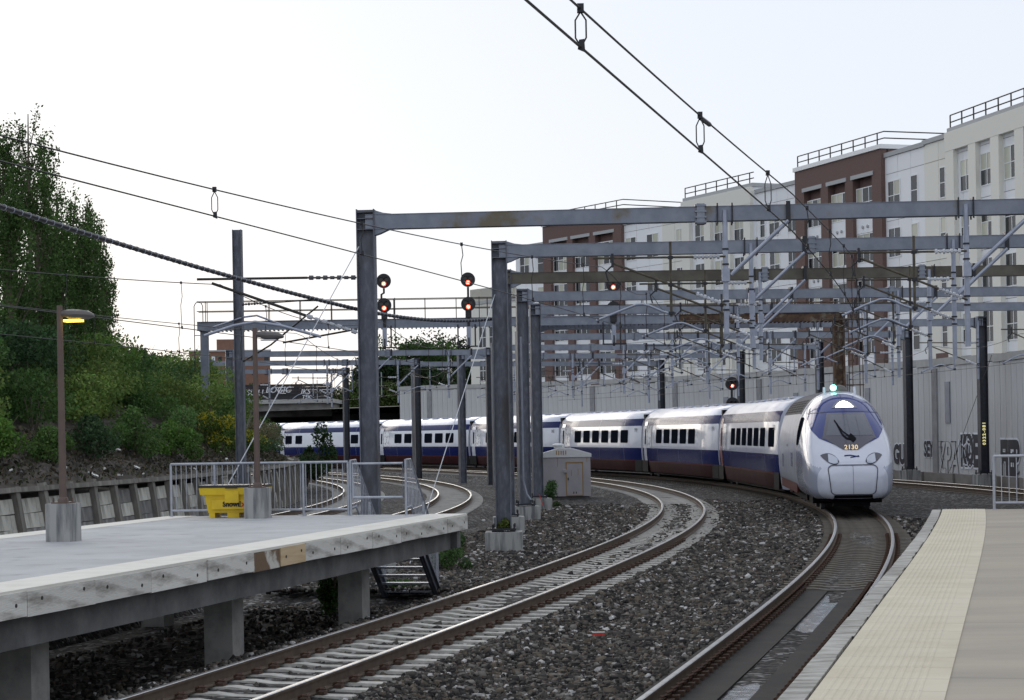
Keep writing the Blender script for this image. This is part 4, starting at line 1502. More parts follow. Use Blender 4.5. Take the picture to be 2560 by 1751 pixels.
def coach(i, s0, s1, wins, label, red=False, blue=False):
    c, rz, L = car_frame(s0 + .28, s1 - .28)
    t = thing('train_coach', label, 'train car', c, rz, 'cars of the train')
    prof = CP + [(-x, z) for x, z in CP[::-1][1:]]
    cm = CM + CM[::-1]
    ys = [-L / 2, -L / 2 + .06, -L / 4, 0, L / 4, L / 2 - .06, L / 2]
    vs_, fs, ms = [], [], []
    n_ = len(prof)
    for k, y in enumerate(ys):
        f = .985 if k in (0, len(ys) - 1) else 1
        vs_ += [(x * f, y, z if z < 1 else (z - 1) * f + 1) for x, z in prof]
    for k in range(len(ys) - 1):
        for j in range(n_ - 1):
            fs.append((k * n_ + j, k * n_ + j + 1, (k + 1) * n_ + j + 1, (k + 1) * n_ + j))
            m_ = cm[j]
            ms.append(1 if (blue and m_ in (0, 4)) else m_)
    fs += [tuple(range(n_)), tuple((len(ys) - 1) * n_ + j for j in range(n_))]
    ms += [0, 0]
    mb = MB()
    mb.add(vs_, fs)
    mb.m = ms
    mb.build('body', ['t_white', 't_blue', 't_red', 't_skirt', 't_roof'], t, True)
    for sgn in (-1, 1):
        for (y0, w_) in wins:
            yc = L / 2 - y0
            mb = MB()
            x0, x1 = side_x(2.02), side_x(2.82)
            ins = .06
            # rounded-corner pane
            pts = []
            hw, hh = w_ / 2, .4
            for (cx, cz, a0) in ((hw - .12, hh - .12, 0), (-hw + .12, hh - .12, 90), (-hw + .12, -hh + .12, 180), (hw - .12, -hh + .12, 270)):
                for k in range(4):
                    a = R(a0 + 30 * k)
                    pts.append((cx + .12 * math.cos(a), cz + .12 * math.sin(a)))
            mb.add([(sgn * (side_x(2.42 + z) + .012), yc + y, 2.42 + z) for y, z in pts], [tuple(range(16))])
            w = mb.build('window', 't_glass', t)
        yd = L / 2 - .95
        mb = MB()
        zs = [.98, 1.35, 1.72, 2.1, 2.6, 3.06, 3.3]
        for k in range(len(zs) - 1):
            mb.add([(sgn * (side_x(z) + .014), yd + y, z) for z, y in ((zs[k], -.42), (zs[k], .42), (zs[k + 1], .42), (zs[k + 1], -.42))], [(0, 1, 2, 3)])
        dr = mb.build('door', 't_door_red' if red else 't_door', t)
        mb = MB()
        mb.add([(sgn * (side_x(z) + .024), yd + y, z) for z, y in ((1.95, -.16), (1.95, .16), (2.85, .16), (2.85, -.16))], [(0, 1, 2, 3)])
        mb.build('door_window', 't_glass', dr)
        mb = MB()
        zs = [1.74, 2.1, 2.6, 3.04]
        for k in range(3):
            mb.add([(sgn * (side_x(z) + .008), yd + y, z) for z, y in ((zs[k], -.5), (zs[k], -1.75), (zs[k + 1], -1.75), (zs[k + 1], -.5))], [(0, 1, 2, 3)])
        mb.build('speckled_panel', 't_speck', t)
        o = link('coach_number', text_mesh('coach_number', ['3362', '3976', '3959', '3967', '3974', '3320', '3358'][i % 7], .3, 't_seam', .002), t,
                 (sgn * (side_x(2.75) + .03), -L / 2 + 1.1, 2.72))
        o.rotation_euler = (R(92), 0, R(90) * sgn)
    for yj in (-L * .31, -L * .02, L * .27):
        mb = MB()
        for k in range(3, len(CP) - 1):
            (xa, za), (xb, zb_) = CP[k], CP[k + 1]
            for sg in (-1, 1):
                mb.add([(sg * (xa + .006), yj, za + .004), (sg * (xa + .006), yj + .025, za + .004), (sg * (xb + .006), yj + .025, zb_ + .004), (sg * (xb + .006), yj, zb_ + .004)], [(0, 1, 2, 3)])
        mb.build('body_joint', 't_grey', t)
    mb = MB()
    mb.box(-1.3, 1.3, L / 2 - .02, L / 2 + .6, .9, 3.75)
    mb.build('gangway', 't_black', t)
    mb = MB()
    for k in range(7):
        y = -L / 2 + 2.2 + k * 2.1
        mb.box(-.55, .55, y, y + 1.2, 4.03, 4.1)
    mb.build('roof_unit', 't_roof', t)
    mb = MB()
    mb.box(-1.2, 1.2, -L / 2 + .3, L / 2 - .3, .2, .34)
    mb.build('underframe', 't_black', t)
    bogie(t, L / 2 - .1)
    for sgn in (-1, 1):
        for y0, y1 in ((L / 2 - 1.6, L / 2 + .2), (-L / 2 - .1, -L / 2 + 1.3)):
            mb = MB()
            mb.box(sgn * 1.5 - .02, sgn * 1.5 + .02, y0, y1, .3, .98)
            mb.build('bogie_recess', 't_black', t)
    return t
def ws(a, n_, p, w_): return [(a + p * k, w_) for k in range(n_)]
coach(0, 84.3, 104.25, ws(5.4, 6, 2.0, 1.5) + [(18.0, 1.7)], 'first coach behind the power car, with a red end door', red=True)
coach(1, 104.25, 124.6, ws(5.0, 5, 2.25, 1.7), 'second coach behind the power car, five windows and a blank end')
coach(2, 124.6, 144.3, ws(4.8, 6, 2.25, 1.65), 'third coach behind the power car, partly behind the hut')
coach(3, 144.3, 164.5, ws(4.8, 6, 2.25, 1.65), 'fourth coach behind the power car, behind the gantry posts')
coach(4, 164.5, 184.3, ws(4.8, 6, 2.25, 1.65), 'fifth coach behind the power car, right of the thickest gantry post')
coach(5, 184.3, 205, [(2.4, 1.5), (4.7, 1.5), (16.5, 1.5)], 'mostly windowless coach left of the thickest gantry post')
coach(6, 205, 225, ws(4.8, 6, 2.25, 1.65), 'last visible coach, going under the road bridge', blue=False)

# ------------------------------------------------------------------ hut
ht = thing('signal_hut', 'small pinkish grey metal hut with white roof beside the curving track', 'hut', crv(100.5, -4.0, -.38), -head(100.5) + R(-4))
mb = MB()
mb.box(-1.22, 1.22, -1.1, 1.1, .08, 1.95)
mb.build('wall', 'hut', ht)
mb = MB()
mb.prism([(-1.27, 1.95), (1.27, 1.95), (1.27, 2.1), (.3, 2.38), (-.3, 2.38), (-1.27, 2.1)], -1.15, 1.15)
rf = mb.build('roof', 'hut_roof', ht)
mb = MB()
mb.lathe([(.2, 2.37), (.2, 2.5), (.3, 2.5), (.3, 2.55), (.12, 2.62)], (-.32, 0, 0), 14)
mb.build('roof_vent', 'hut_roof', rf, True)
mb = MB()
for k in range(5):
    mb.box(-.42 + .11 * k, -.37 + .11 * k, -1.158, -1.15, 2.06 + (.0 if k % 2 else .02), 2.27)
mb.build('louvre', 'hut_rust', rf)
mb = MB()
mb.box(.08, .82, -1.125, -1.1, .14, 1.68)
dr = mb.build('door', 'hut', ht)
mb = MB()
mb.box(.04, .08, -1.135, -1.1, .1, 1.72)
mb.box(.82, .86, -1.135, -1.1, .1, 1.72)
mb.box(.04, .86, -1.15, -1.1, 1.68, 1.72)
mb.box(.08, .82, -1.135, -1.1, .1, .14)
mb.build('door_frame', 'hut_rust', dr)
mb = MB()
mb.box(.12, .17, -1.16, -1.1, .85, .97)
mb.box(.38, .42, -1.132, -1.1, .2, .3)
mb.box(.5, .54, -1.132, -1.1, .2, .3)
mb.build('door_handle', 'dkmetal', dr)
mb = MB()
mb.box(-.08, .08, -1.25, -1.1, 1.22, 1.36)
mb.build('lamp', 'hut', ht)
for x_, z0_, h_ in ((-1.05, 1.6, .3), (-.35, 1.5, .42), (.3, 1.05, .28), (.62, 1.1, .3), (1.05, 1.72, .2), (-.75, .1, .2)):
    mb = MB()
    mb.box(x_ - .012, x_ + .012, -1.132 if .08 < x_ < .82 else -1.106, -1.09, z0_, z0_ + h_)
    mb.build('rust_streak', 'hut_rust', ht)
mb = MB()
mb.box(-1.15, 1.15, -1.0, 1.0, -.3, .08)
mb.build('plinth', 'conc_dark', ht)

# ------------------------------------------------------------------ retaining wall with its panels
WO = 17.5
def wtop(s): return float(np.interp(s, [60, 100, 160, 215, 240], [6.1, 6.2, 6.9, 7.7, 7.8]))
rw = thing('retaining_wall', 'tall grey board-marked concrete retaining wall with graffiti behind the train', 'wall')
pm = {}
s = 72.0
k = 0
while s < 204:
    L = .86
    mx = smat(s, WO + random.uniform(-.0035, .0035))
    zt_ = wtop(round(s / 6) * 6)
    key = (round(zt_, 2), k % 2)
    if key not in pm:
        mb = MB()
        mb.box(0, .5, -.445, .445, .0, zt_ - .35)
        pm[key] = mb.mesh('panel', 'rw')
    o = link('panel', pm[key], rw)
    o.matrix_world = mx
    s += L
    k += 1
mb = MB()
ribbon(mb, frange(66, 204, 2), [(WO + .012, .2), (WO + .012, 5.6)])
mb.build('panel_backing', 'rw_dk', rw, fixn=False)
s = 72
while s < 204:
    mb = MB()
    z0 = wtop(round((s + 3) / 6) * 6) - .35
    mb.box(-.07, .55, -3.02, 3.02, z0, z0 + .38)
    o = mb.build('coping', 'coping', rw)
    o.matrix_world = smat(s + 3, WO)
    s += 6.02
for s in np.arange(66, 204, 14.6):
    mb = MB()
    mb.box(-.09, .1, -.42, .42, .0, wtop(s) - .45)
    o = mb.build('pilaster', 'rw_dk', rw)
    o.matrix_world = smat(float(s) + 1.2, WO)
s = 70
while s < 204:
    mb = MB()
    mb.box(-.28, .2, -2.49, 2.49, -.5, .22 + random.uniform(-.02, .02))
    o = mb.build('footing', 'rw_foot', rw)
    o.matrix_world = smat(s, WO)
    s += 5
for s in (122, 134, 146, 109, 95):
    mb = MB()
    mb.box(-.06, .05, -.42, .42, 2.9, 5.1)
    o = mb.build('wall_hatch', 'galv', rw)
    o.matrix_world = smat(s, WO)

def graffiti(s, z, body, size, fill, edge, off=.02, sx=1., label='graffiti'):
    base = smat(s, WO - .03, z) @ Matrix.Rotation(R(-90), 4, 'Z') @ Matrix.Rotation(R(90), 4, 'X') @ Matrix.Diagonal((sx, 1, 1, 1))
    if edge:
        o = link('graffiti', text_mesh('graffiti', body, size, edge, off * 1.75), rw)
        o.matrix_world = smat(s, -.004) @ smat(s, 0).inverted() @ base
    o = link('graffiti', text_mesh('graffiti', body, size, fill, off), rw)
    o.matrix_world = smat(s, -.012) @ smat(s, 0).inverted() @ base
def strokes(s, z, w, h, n_, mat_, r=.03, seed=1):
    rd = random.Random(seed)
    mb = MB()
    for k in range(n_):
        y0, z0 = rd.uniform(0, w), rd.uniform(0, h)
        a = rd.uniform(0, 6.28)
        pts = []
        for q in range(9):
            a += rd.uniform(-.9, .9)
            y0 = min(w, max(0, y0 + .2 * math.cos(a) * h * .5))
            z0 = min(h, max(0, z0 + .25 * math.sin(a) * h * .7))
            pts.append((y0, z0))
        for (a0, b0), (a1, b1) in zip(pts[:-1], pts[1:]):
            d = Vector((a1 - a0, b1 - b0, 0))
            if d.length < .01: continue
            n2 = Vector((-d.y, d.x, 0)).normalized() * r
            vv = [(0, -(a0 + n2.x), b0 + n2.y), (0, -(a0 - n2.x), b0 - n2.y), (0, -(a1 - n2.x), b1 - n2.y), (0, -(a1 + n2.x), b1 + n2.y)]
            mb.add([(p[0] + rd.uniform(0, .003), p[1], p[2]) for p in vv], [(0, 1, 2, 3)])
    o = mb.build('graffiti', mat_, rw, fixn=False)
    o.matrix_world = smat(s, WO - .05, z)
graffiti(116.2, .66, 'GUST', 1.45, 'graf_k', 'graf_w', .09, 1.0)
graffiti(111.8, 1.1, 'SEYU', 1.15, 'graf_k', 'graf_w', .055, .92)
graffiti(109.0, .22, 'ZPA', 2.4, 'rw', 'graf_k', .03, .78)
strokes(110.6, .2, 3.3, 1.7, 7, 'graf_k', .03, 3)
graffiti(105.2, .72, 'KOEH', 2.1, 'graf_k', 'graf_w', .13, .72)
strokes(107.3, .7, 4.2, 1.6, 16, 'graf_w', .035, 5)
strokes(107.3, .75, 4.2, 1.5, 12, 'graf_k', .06, 8)
graffiti(99.4, .40, 'FIEP', 2.2, 'graf_k', 'graf_w', .13, .84)
strokes(101.2, .4, 3.6, 1.0, 8, 'graf_k', .06, 11)
# yellow number up the dark gantry post near the wall
gp = gantries[5]
o = link('post_number', text_mesh('post_number', '0322-081', .22, 'yellow_print', .008, 0, spacing=1.35), gp, (16.62, -.225, 2.35))
o.rotation_euler = (R(90), R(-90), 0)

# ------------------------------------------------------------------ timber wall on the left
tw = thing('timber_wall', 'low leaning timber wall of posts and whitewashed planks below the bank', 'wall')
s = 44.0
bay = 2.0
LAG = {}
for m_ in ('lag_w', 'lag_g'):
    for j in range(4):
        mb = MB()
        mb.box(0, .09, -.93, .93, -.205, .205)
        LAG[(m_, j)] = mb.mesh('plank', m_)
while s < 134:
    lean = R(9)
    mx = smat(s, -16.9, -.45) @ Matrix.Rotation(-lean, 4, 'Y') @ Matrix.Rotation(random.uniform(-.04, .04), 4, 'X')
    mb = MB()
    mb.box(-.02, .16, -.13, .13, 0, 2.06 + random.uniform(-.06, .08))
    o = mb.build('post', 'timber', tw)
    o.matrix_world = mx
    mx2 = smat(s + bay / 2, -16.9, -.45) @ Matrix.Rotation(-lean, 4, 'Y')
    for j in range(4):
        p_ = .85 if j == 3 else .65 if j == 2 else .2 if j == 1 else .1
        o = link('plank', LAG[('lag_w' if random.random() < p_ else 'lag_g', j)], tw)
        o.matrix_world = mx2 @ Matrix.Translation((-.1 + random.uniform(-.02, .02), 0, .22 + .425 * j)) @ Matrix.Rotation(random.uniform(-.02, .02), 4, 'X')
    mb = MB()
    mb.box(-.22, .2, -1.0, 1.0, 1.86, 2.0)
    o = mb.build('cap_board', 'timber', tw)
    o.matrix_world = mx2 @ Matrix.Rotation(random.uniform(-.01, .01), 4, 'X')
    s += bay

# ------------------------------------------------------------------ apartment building along the outer side of the curve
FO = 31.5
_us = np.arange(60, 275, .05)
_fp = [crv(float(q), FO) for q in _us]
_fu = np.array([p.x / p.y for p in _fp])
def fp(px, off=0.):
    u = (px - 1280 + 9) / 5100
    i = int(np.argmin(abs(_fu - u)))
    return crv(float(_us[i]), FO + off)
bd = thing('apartment_building', 'long curved apartment block with white, beige and brown brick bays above the wall', 'building')
PANE, FRM = {}, {}
def window_meshes(w, h, cols):
    key = (w, h, cols)
    if key in FRM: return key
    mb = MB()
    f = .075
    mb.box(0, w, 0, .09, 0, f); mb.box(0, w, 0, .09, h - f, h)
    mb.box(0, f, 0, .09, f, h - f); mb.box(w - f, w, 0, .09, f, h - f)
    cw = (w - f) / cols
    for c in range(1, cols):
        mb.box(c * cw, c * cw + f, 0, .085, f, h - f)
    for c in range(cols):
        mb.box(c * cw + f, (c + 1) * cw, .01, .08, h * .48, h * .48 + .06)
    FRM[key] = mb.mesh('window', 'frame_w')
    for m_ in ('glass', 'glass_lt'):
        mb = MB()
        mb.box(0, cw - f, 0, .02, 0, h * .48 - f)
        PANE[(key, m_, 0)] = mb.mesh('pane', m_)
        mb = MB()
        mb.box(0, cw - f, 0, .02, 0, h * .52 - f - .06)
        PANE[(key, m_, 1)] = mb.mesh('pane', m_)
    return key
def put_window(mx, x, z, w, h, cols, bright):
    key = window_meshes(w, h, cols)
    o = link('window', FRM[key], bd)
    o.matrix_world = mx @ Matrix.Translation((x, -.05, z))
    f = .075
    cw = (w - f) / cols
    for c in range(cols):
        for r_ in (0, 1):
            b_ = bright > random.random() * (1.0 if r_ else 4.5)
            link('pane', PANE[(key, 'glass_lt' if b_ else 'glass', r_)], o, (c * cw + f, .03, f if r_ == 0 else h * .48 + .06))
ROWS = [(21.2, 2.25, .7), (17.65, 2.25, .6), (14.1, 2.25, .2), (10.55, 2.25, .1), (7.0, 1.9, .06)]  # last value: share of pale panes, larger higher up for the painted sky reflection
ZB0 = 5.4
def section(px0, px1, kind, ztop, proj, wins, cols=2, rail_=False, ww=None):
    a, b_ = fp(px0), fp(px1)
    d = b_ - a
    W = d.length
    mx = Matrix.Translation(a) @ Matrix.Rotation(math.atan2(d.y, d.x), 4, 'Z') @ Matrix.Translation((0, -proj, 0))
    def place(mb, name, m_):
        o = mb.build(name, m_, bd)
        o.matrix_world = mx
        return o
    pan = {'white': 'panel_w', 'beige': 'panel_b', 'brick': 'brick'}[kind]
    mb = MB()
    mb.box(0, W, .62 if kind == 'brick' else .06, 14, ZB0, ztop - .05)
    place(mb, 'wall_core', 'joint' if kind != 'brick' else 'brick')
    mb = MB()
    mb.box(-.12, W + .12, -.12, 14.1, ztop - .05, ztop + .28)
    place(mb, 'parapet', 'frame_w' if kind == 'brick' else 'stone')
    if kind != 'brick':
        npn = max(2, int(round(W / 2.1)))
        zs = [ZB0] + [r_[0] + .55 for r_ in ROWS[::-1]] + [ztop - .05]
        if zs[-1] - zs[-2] < .5: zs.pop(-2)
        for i in range(npn):
            for j in range(len(zs) - 1):
                mb = MB()
                mb.box(i * W / npn + .02, (i + 1) * W / npn - .02, 0, .1, zs[j] + .02, zs[j + 1] - .02)
                place(mb, 'panel', pan)
        for sx in (0, W):       # returns
            mb = MB()
            mb.box(sx - .02, sx + .02, .0, 3, ZB0, ztop - .06)
            place(mb, 'side_panel', pan)
        for f0, f1 in wins:
            for zt_, h, br in ROWS:
                if zt_ > ztop - .7: continue
                w_ = (f1 - f0) * W * 1.12
                put_window(mx, f0 * W - .06 * w_, zt_ - h, round(w_, 1), h, cols if w_ > 1.3 else 1, br)
        return mx, W
    # brick bay block: piers, top band, white infill between
    zt_b = 22.2
    mb = MB()
    mb.box(0, W, 0, .5, zt_b, ztop - .05)
    place(mb, 'brick_band', 'brick')
    edges = [0] + [e for w_ in wins for e in w_] + [1]
    for i in range(0, len(edges), 2):
        mb = MB()
        mb.box(edges[i] * W, edges[i + 1] * W, 0, .6, ZB0, zt_b - .003)
        place(mb, 'brick_pier', 'brick')
    for f0, f1 in wins:
        mb = MB()
        mb.box(f0 * W - .25, f1 * W + .25, -.06, .02, zt_b - .28, zt_b + .03)
        place(mb, 'lintel', 'stone')
        for j, (zt_, h, br) in enumerate(ROWS):
            zlo = zt_ - h - 1.3
            mb = MB()
            mb.box(f0 * W, f1 * W, .28, .38, zlo + .03, zt_ - h - .02)
            place(mb, 'spandrel', 'panel_w')
            mm = mx @ Matrix.Translation((0, .33, 0))
            put_window(mm, f0 * W + .03, zt_ - h, round((f1 - f0) * W - .06, 1), h, 3, br)
            for q in (.35, .6):
                mb = MB()
                mb.lathe([(.12, .28), (.14, .2), (.08, .18)], (f0 * W + q * (f1 - f0) * W, 0, zt_ - h - .8), 10, 'y')
                place(mb, 'vent', 'stone')
    mb = MB()
    for q in np.arange(.0, W, 1.9):
        mb.tube([(q, .3, ztop + .28), (q, .3, ztop + 1.25)], .055, 5)
    for z in (.75, 1.25):
        mb.tube([(0, .3, ztop + z), (W, .3, ztop + z)], .05, 5)
        mb.tube([(W, .3, ztop + z), (W, 9, ztop + z)], .05, 5)
    place(mb, 'roof_railing', 'railing_dk')
    return mx, W
def pilasters(mx, W, fr, ztop):
    for f0, f1 in fr:
        mb = MB()
        mb.box(f0 * W, f1 * W, -.35, -.003, ZB0, 22.0)
        o = mb.build('pilaster', 'panel_b', bd); o.matrix_world = mx
    mb = MB()
    mb.box(-.05, W + .05, -.37, -.004, 22.003, ztop - .06)
    o = mb.build('top_band', 'panel_b', bd); o.matrix_world = mx
    mb = MB()
    for q in np.arange(.0, W, 1.9):
        mb.tube([(q, .1, ztop + .2), (q, .1, ztop + 1.2)], .055, 5)
    for z in (.7, 1.2):
        mb.tube([(0, .1, ztop + z), (W, .1, ztop + z)], .05, 5)
    o = mb.build('roof_railing', 'railing_dk', bd); o.matrix_world = mx
def fr(px0, px1, l): return [((a - px0) / (px1 - px0), (b_ - px0) / (px1 - px0)) for a, b_ in l]
section(1172, 1288, 'beige', 16.6, 0, [(.2, .34), (.42, .56), (.75, .86)])
section(1288, 1363, 'white', 21.9, 0, fr(1288, 1363, [(1300, 1322), (1344, 1357)]))
section(1363, 1560, 'brick', 23.7, .35, fr(1363, 1560, [(1384, 1425), (1440, 1481), (1497, 1540)]))
section(1560, 1655, 'white', 22.5, 0, fr(1560, 1655, [(1566, 1590), (1619, 1645)]))
section(1655, 1718, 'beige', 22.9, 0, fr(1655, 1718, [(1692, 1710)]))
mx_, W_ = section(1718, 1890, 'white', 23.5, .25, fr(1718, 1890, [(1747, 1772), (1797, 1822), (1846, 1872)]))
pilasters(mx_, W_, fr(1718, 1890, [(1718, 1738), (1776, 1792), (1825, 1841), (1874, 1890)]), 23.5)
section(1890, 1998, 'white', 22.9, 0, fr(1890, 1998, [(1902, 1914), (1926, 1950), (1972, 1992)]))
section(1998, 2215, 'brick', 23.8, .35, fr(1998, 2215, [(2022, 2066), (2085, 2128), (2147, 2193)]))
section(2215, 2313, 'white', 23.1, 0, fr(2215, 2313, [(2224, 2252), (2281, 2296)]))
section(2313, 2385, 'beige', 23.2, 0, fr(2313, 2385, [(2354, 2379)]))
mx_, W_ = section(2385, 2640, 'white', 23.4, .25, fr(2385, 2640, [(2417, 2446), (2471, 2502), (2531, 2562), (2595, 2622)]))
pilasters(mx_, W_, fr(2385, 2640, [(2385, 2408), (2448, 2468), (2506, 2527), (2566, 2588)]), 23.4)
mb = MB()
mb.box(0, 3.0, -.02, .2, 5.4, 7.9)
o = mb.build('brick_base', 'brick', bd)
o.matrix_world = Matrix.Translation(fp(2348)) @ Matrix.Rotation(math.atan2(*(fp(2380) - fp(2348)).yx), 4, 'Z') @ Matrix.Translation((0, -.4, 0))

# ------------------------------------------------------------------ road bridge, tower and things beyond
br = thing('road_bridge', 'concrete road bridge with dark graffitied fence, over the tail of the train', 'bridge', (0, 232, 0))
mb = MB()
mb.add([(-60, 0, 5.1), (-20.5, 0, 5.0), (-20.5, 0, 6.5), (-60, 0, 6.5), (-60, 14, 5.1), (-20.5, 14, 5.0), (-20.5, 14, 6.5), (-60, 14, 6.5)],
       [(0, 1, 2, 3), (4, 7, 6, 5), (0, 4, 5, 1), (3, 2, 6, 7), (1, 5, 6, 2), (0, 3, 7, 4)])
mb.build('girder', 'bridge', br)
mb = MB()
mb.box(-60, -20.2, -.5, 14.5, 6.5, 6.95)
mb.build('deck_edge', 'coping', br)
x = -60.
while x < -20.4:
    for j in range(5):
        mb = MB()
        mb.box(x, min(x + 3.9, -20.3), -.3, -.24, 6.96 + j * .35, 7.29 + j * .35)
        mb.build('fence_board', 'fence_dk', br)
    mb = MB()
    mb.box(x - .08, x + .08, -.36, -.2, 6.95, 8.85)
    mb.build('fence_post', 'fence_dk', br)
    x += 3.95
mb = MB()
mb.box(-20.5, -8.6, 1.0, 16, -.5, 5.2)  # dark block beside the bridge, standing in for the shadow under the trees
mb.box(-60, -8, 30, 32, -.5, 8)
mb.build('abutment_shade', 'bridge_dk', br)
for body_, x, z, sz in (('WUU', -32.5, 7.4, 1.1), ('SUIU', -29.2, 7.5, .9), ('LOGIC', -26.5, 7.75, .95), ('IKS', -23.4, 7.55, .8), ('TEK', -23.3, 7.0, .6)):
    o = link('graffiti', text_mesh('graffiti', body_, sz, 'graf_w', .012, shear=.25), br, (x, -.32, z))
    o.rotation_euler = (R(90), 0, 0)
ft = thing('brick_tower', 'distant flat-topped red brick apartment tower above the bank', 'building', (-58, 420, 0), R(8))
mb = MB()
mb.box(-8, 8.4, 0, 14, 0, 20.4)
mb.build('wall', 'brick_far', ft)
mb = MB()
mb.box(-2.5, 3, 2, 8, 20.4, 23)
mb.build('lift_tower', 'brick_far', ft)
mb = MB()
mb.box(-8.2, 8.6, -.2, 14.2, 20.4, 20.7)
mb.build('parapet', 'stone', ft)
for i in range(5):
    for j in range(6):
        mb = MB()
        mb.box(-7.6 + i * 1.35, -6.9 + i * 1.35, -.06, .02, 18.2 - j * 2.7, 19.4 - j * 2.7)
        mb.build('window', 'frame_w' if i < 4 else 'glass', ft)
for j in range(6):
    for x in (1.6, 4.6, 7.2):
        mb = MB()
        mb.box(x, x + .9, -.06, .02, 18.2 - j * 2.7, 19.2 - j * 2.7)
        mb.build('window', 'glass', ft)
cm_ = MB()
cm_.box(-.5, .5, -.5, .5, 0, 9.3)
cm_.prism([(-1.6, 8.3), (1.6, 8.3), (.3, 9.0), (-.3, 9.0)], -2, 2)
cm_.box(-1.5, 1.5, -1.9, 1.9, 6, 8.3)
tag(cm_.build('house_roof', 'brick_far', None, loc=(-28.2, 270, 0)), 'top of a small brick house showing over the bridge fence', 'house')

# ------------------------------------------------------------------ vegetation
GREEN = np.array([(.030, .058, .016), (.045, .085, .020), (.065, .11, .026), (.022, .042, .016)])
def leaf_mesh(name, P, size, tint, up=0.):
    N = len(P)
    P = np.asarray(P)
    n_ = rng.normal(size=(N, 3))
    n_ /= np.linalg.norm(n_, axis=1)[:, None]
    t_ = rng.normal(size=(N, 3))
    t_[:, 2] += up
    t_ -= (t_ * n_).sum(1)[:, None] * n_
    t_ /= np.linalg.norm(t_, axis=1)[:, None] + 1e-9
    b_ = np.cross(n_, t_)
    sz = (size * rng.uniform(.6, 1.35, N))[:, None]
    V = np.stack([P - t_ * sz * .7, P + b_ * sz * .42 - t_ * sz * .05, P + t_ * sz * .75, P - b_ * sz * .42 - t_ * sz * .05], 1)
    me = bpy.data.meshes.new(name)
    me.vertices.add(N * 4)
    me.vertices.foreach_set('co', V.reshape(-1))
    me.loops.add(N * 4)
    me.loops.foreach_set('vertex_index', np.arange(N * 4, dtype=np.int32))
    me.polygons.add(N)
    me.polygons.foreach_set('loop_start', (np.arange(N) * 4).astype(np.int32))
    me.update(calc_edges=True)
    me.materials.append(M['leaf'])
    cc = np.ones((N, 4, 4))
    cc[..., :3] = np.asarray(tint)[:, None, :]
    me.attributes.new('tint', 'FLOAT_COLOR', 'POINT').data.foreach_set('color', cc.reshape(-1))
    return me
def tints(N, base, var=.35):
    c = np.array(base)[None] * rng.uniform(1 - var, 1 + var, (N, 1))
    c[:, 0] *= rng.uniform(.68, 1.0, N)
    return c
def poplar(label, X, Y, zb, zt_, w, n_, base):
    t = thing('poplar_tree', label, 'tree', (X, Y, zb), 0, 'poplars on the bank')
    H = zt_ - zb
    mb = MB()
    mb.tube([(0, 0, -.6), (.05, 0, H * .3), (-.05, .05, H * .65), (0, 0, H * .93)], .16, 7, r2=.02)
    P, C = [], []
    nb = int(38 + H * 3)
    for i in range(nb):
        f = rng.uniform(.06, .97)
        rad = w * (1 - f ** 2.6) ** .6 * rng.uniform(.45, 1.05) + .08
        a = rng.uniform(0, 6.28)
        L = rng.uniform(.9, 2.1) * (1.1 - .5 * f)
        z0 = f * H * .9
        p0 = np.array([.15 * rad * math.cos(a), .15 * rad * math.sin(a), z0 - .3])
        p1 = np.array([rad * math.cos(a), rad * math.sin(a), min(z0 + L, H)])
        if i % 2 == 0:
            mb.tube([tuple(p0), tuple(p0 * .4 + p1 * .6), tuple(p1)], .025, 4, r2=.008)
        k = int(n_ / nb)
        tt = rng.uniform(.15, 1.05, k) ** .8
        q = p0[None] + (p1 - p0)[None] * tt[:, None] + rng.normal(size=(k, 3)) * np.array([.17, .17, .26]) * (1.15 - .6 * tt[:, None])
        P.append(q)
        C.append(tints(k, base * rng.uniform(.65, 1.4)))
    mb.build('trunk', 'bark', t)
    P = np.concatenate(P)
    link('crown', leaf_mesh('crown', P, .085, np.concatenate(C), .6), t)
    return t
def px_pt(xf, yf, Y):       # a point at depth Y seen at (xf, yf) of the 2324 wide picture
    x, y = xf * 1.1015, yf * 1.1015
    dx, dy = x - 1280, y - 1080
    u = dx * math.cos(_r) - dy * math.sin(_r)
    v = dy * math.cos(_r) + dx * math.sin(_r)
    return u * Y / 5100, EYE - v * Y / 5100
POP = [(6, 300, 73, .8), (30, 345, 79, .9), (63, 240, 78, .95), (100, 318, 81, .85), (84, 420, 75, 1.0), (128, 430, 84, .8), (160, 452, 86, .75), (188, 466, 88, .75),
       (214, 490, 91, .7), (232, 560, 93, .6), (20, 480, 71, 1.0), (140, 520, 80, 1.0), (190, 560, 84, .9)]
pl_names = ['leftmost, cut by the picture edge', 'just behind the leftmost', 'tallest of the row', 'second tallest, right of the tallest', 'broad one in front of the tallest',
            'thin one right of the second tallest', 'first of the three equal tops', 'middle of the three equal tops', 'last of the three equal tops', 'shortest at the right end of the row',
            'dense low one at the left edge', 'dense low one behind the lit lamp', 'dense low one right of the lit lamp']
for (xf, yf, Y, w), nm in zip(POP, pl_names):
    X, Z = px_pt(xf, yf, Y)
    poplar('tall dark green poplar, ' + nm, X, Y, 3.8, Z + .55, w * 1.15, 7600 if w > .85 else 5600, np.array((.07, .112, .028)))
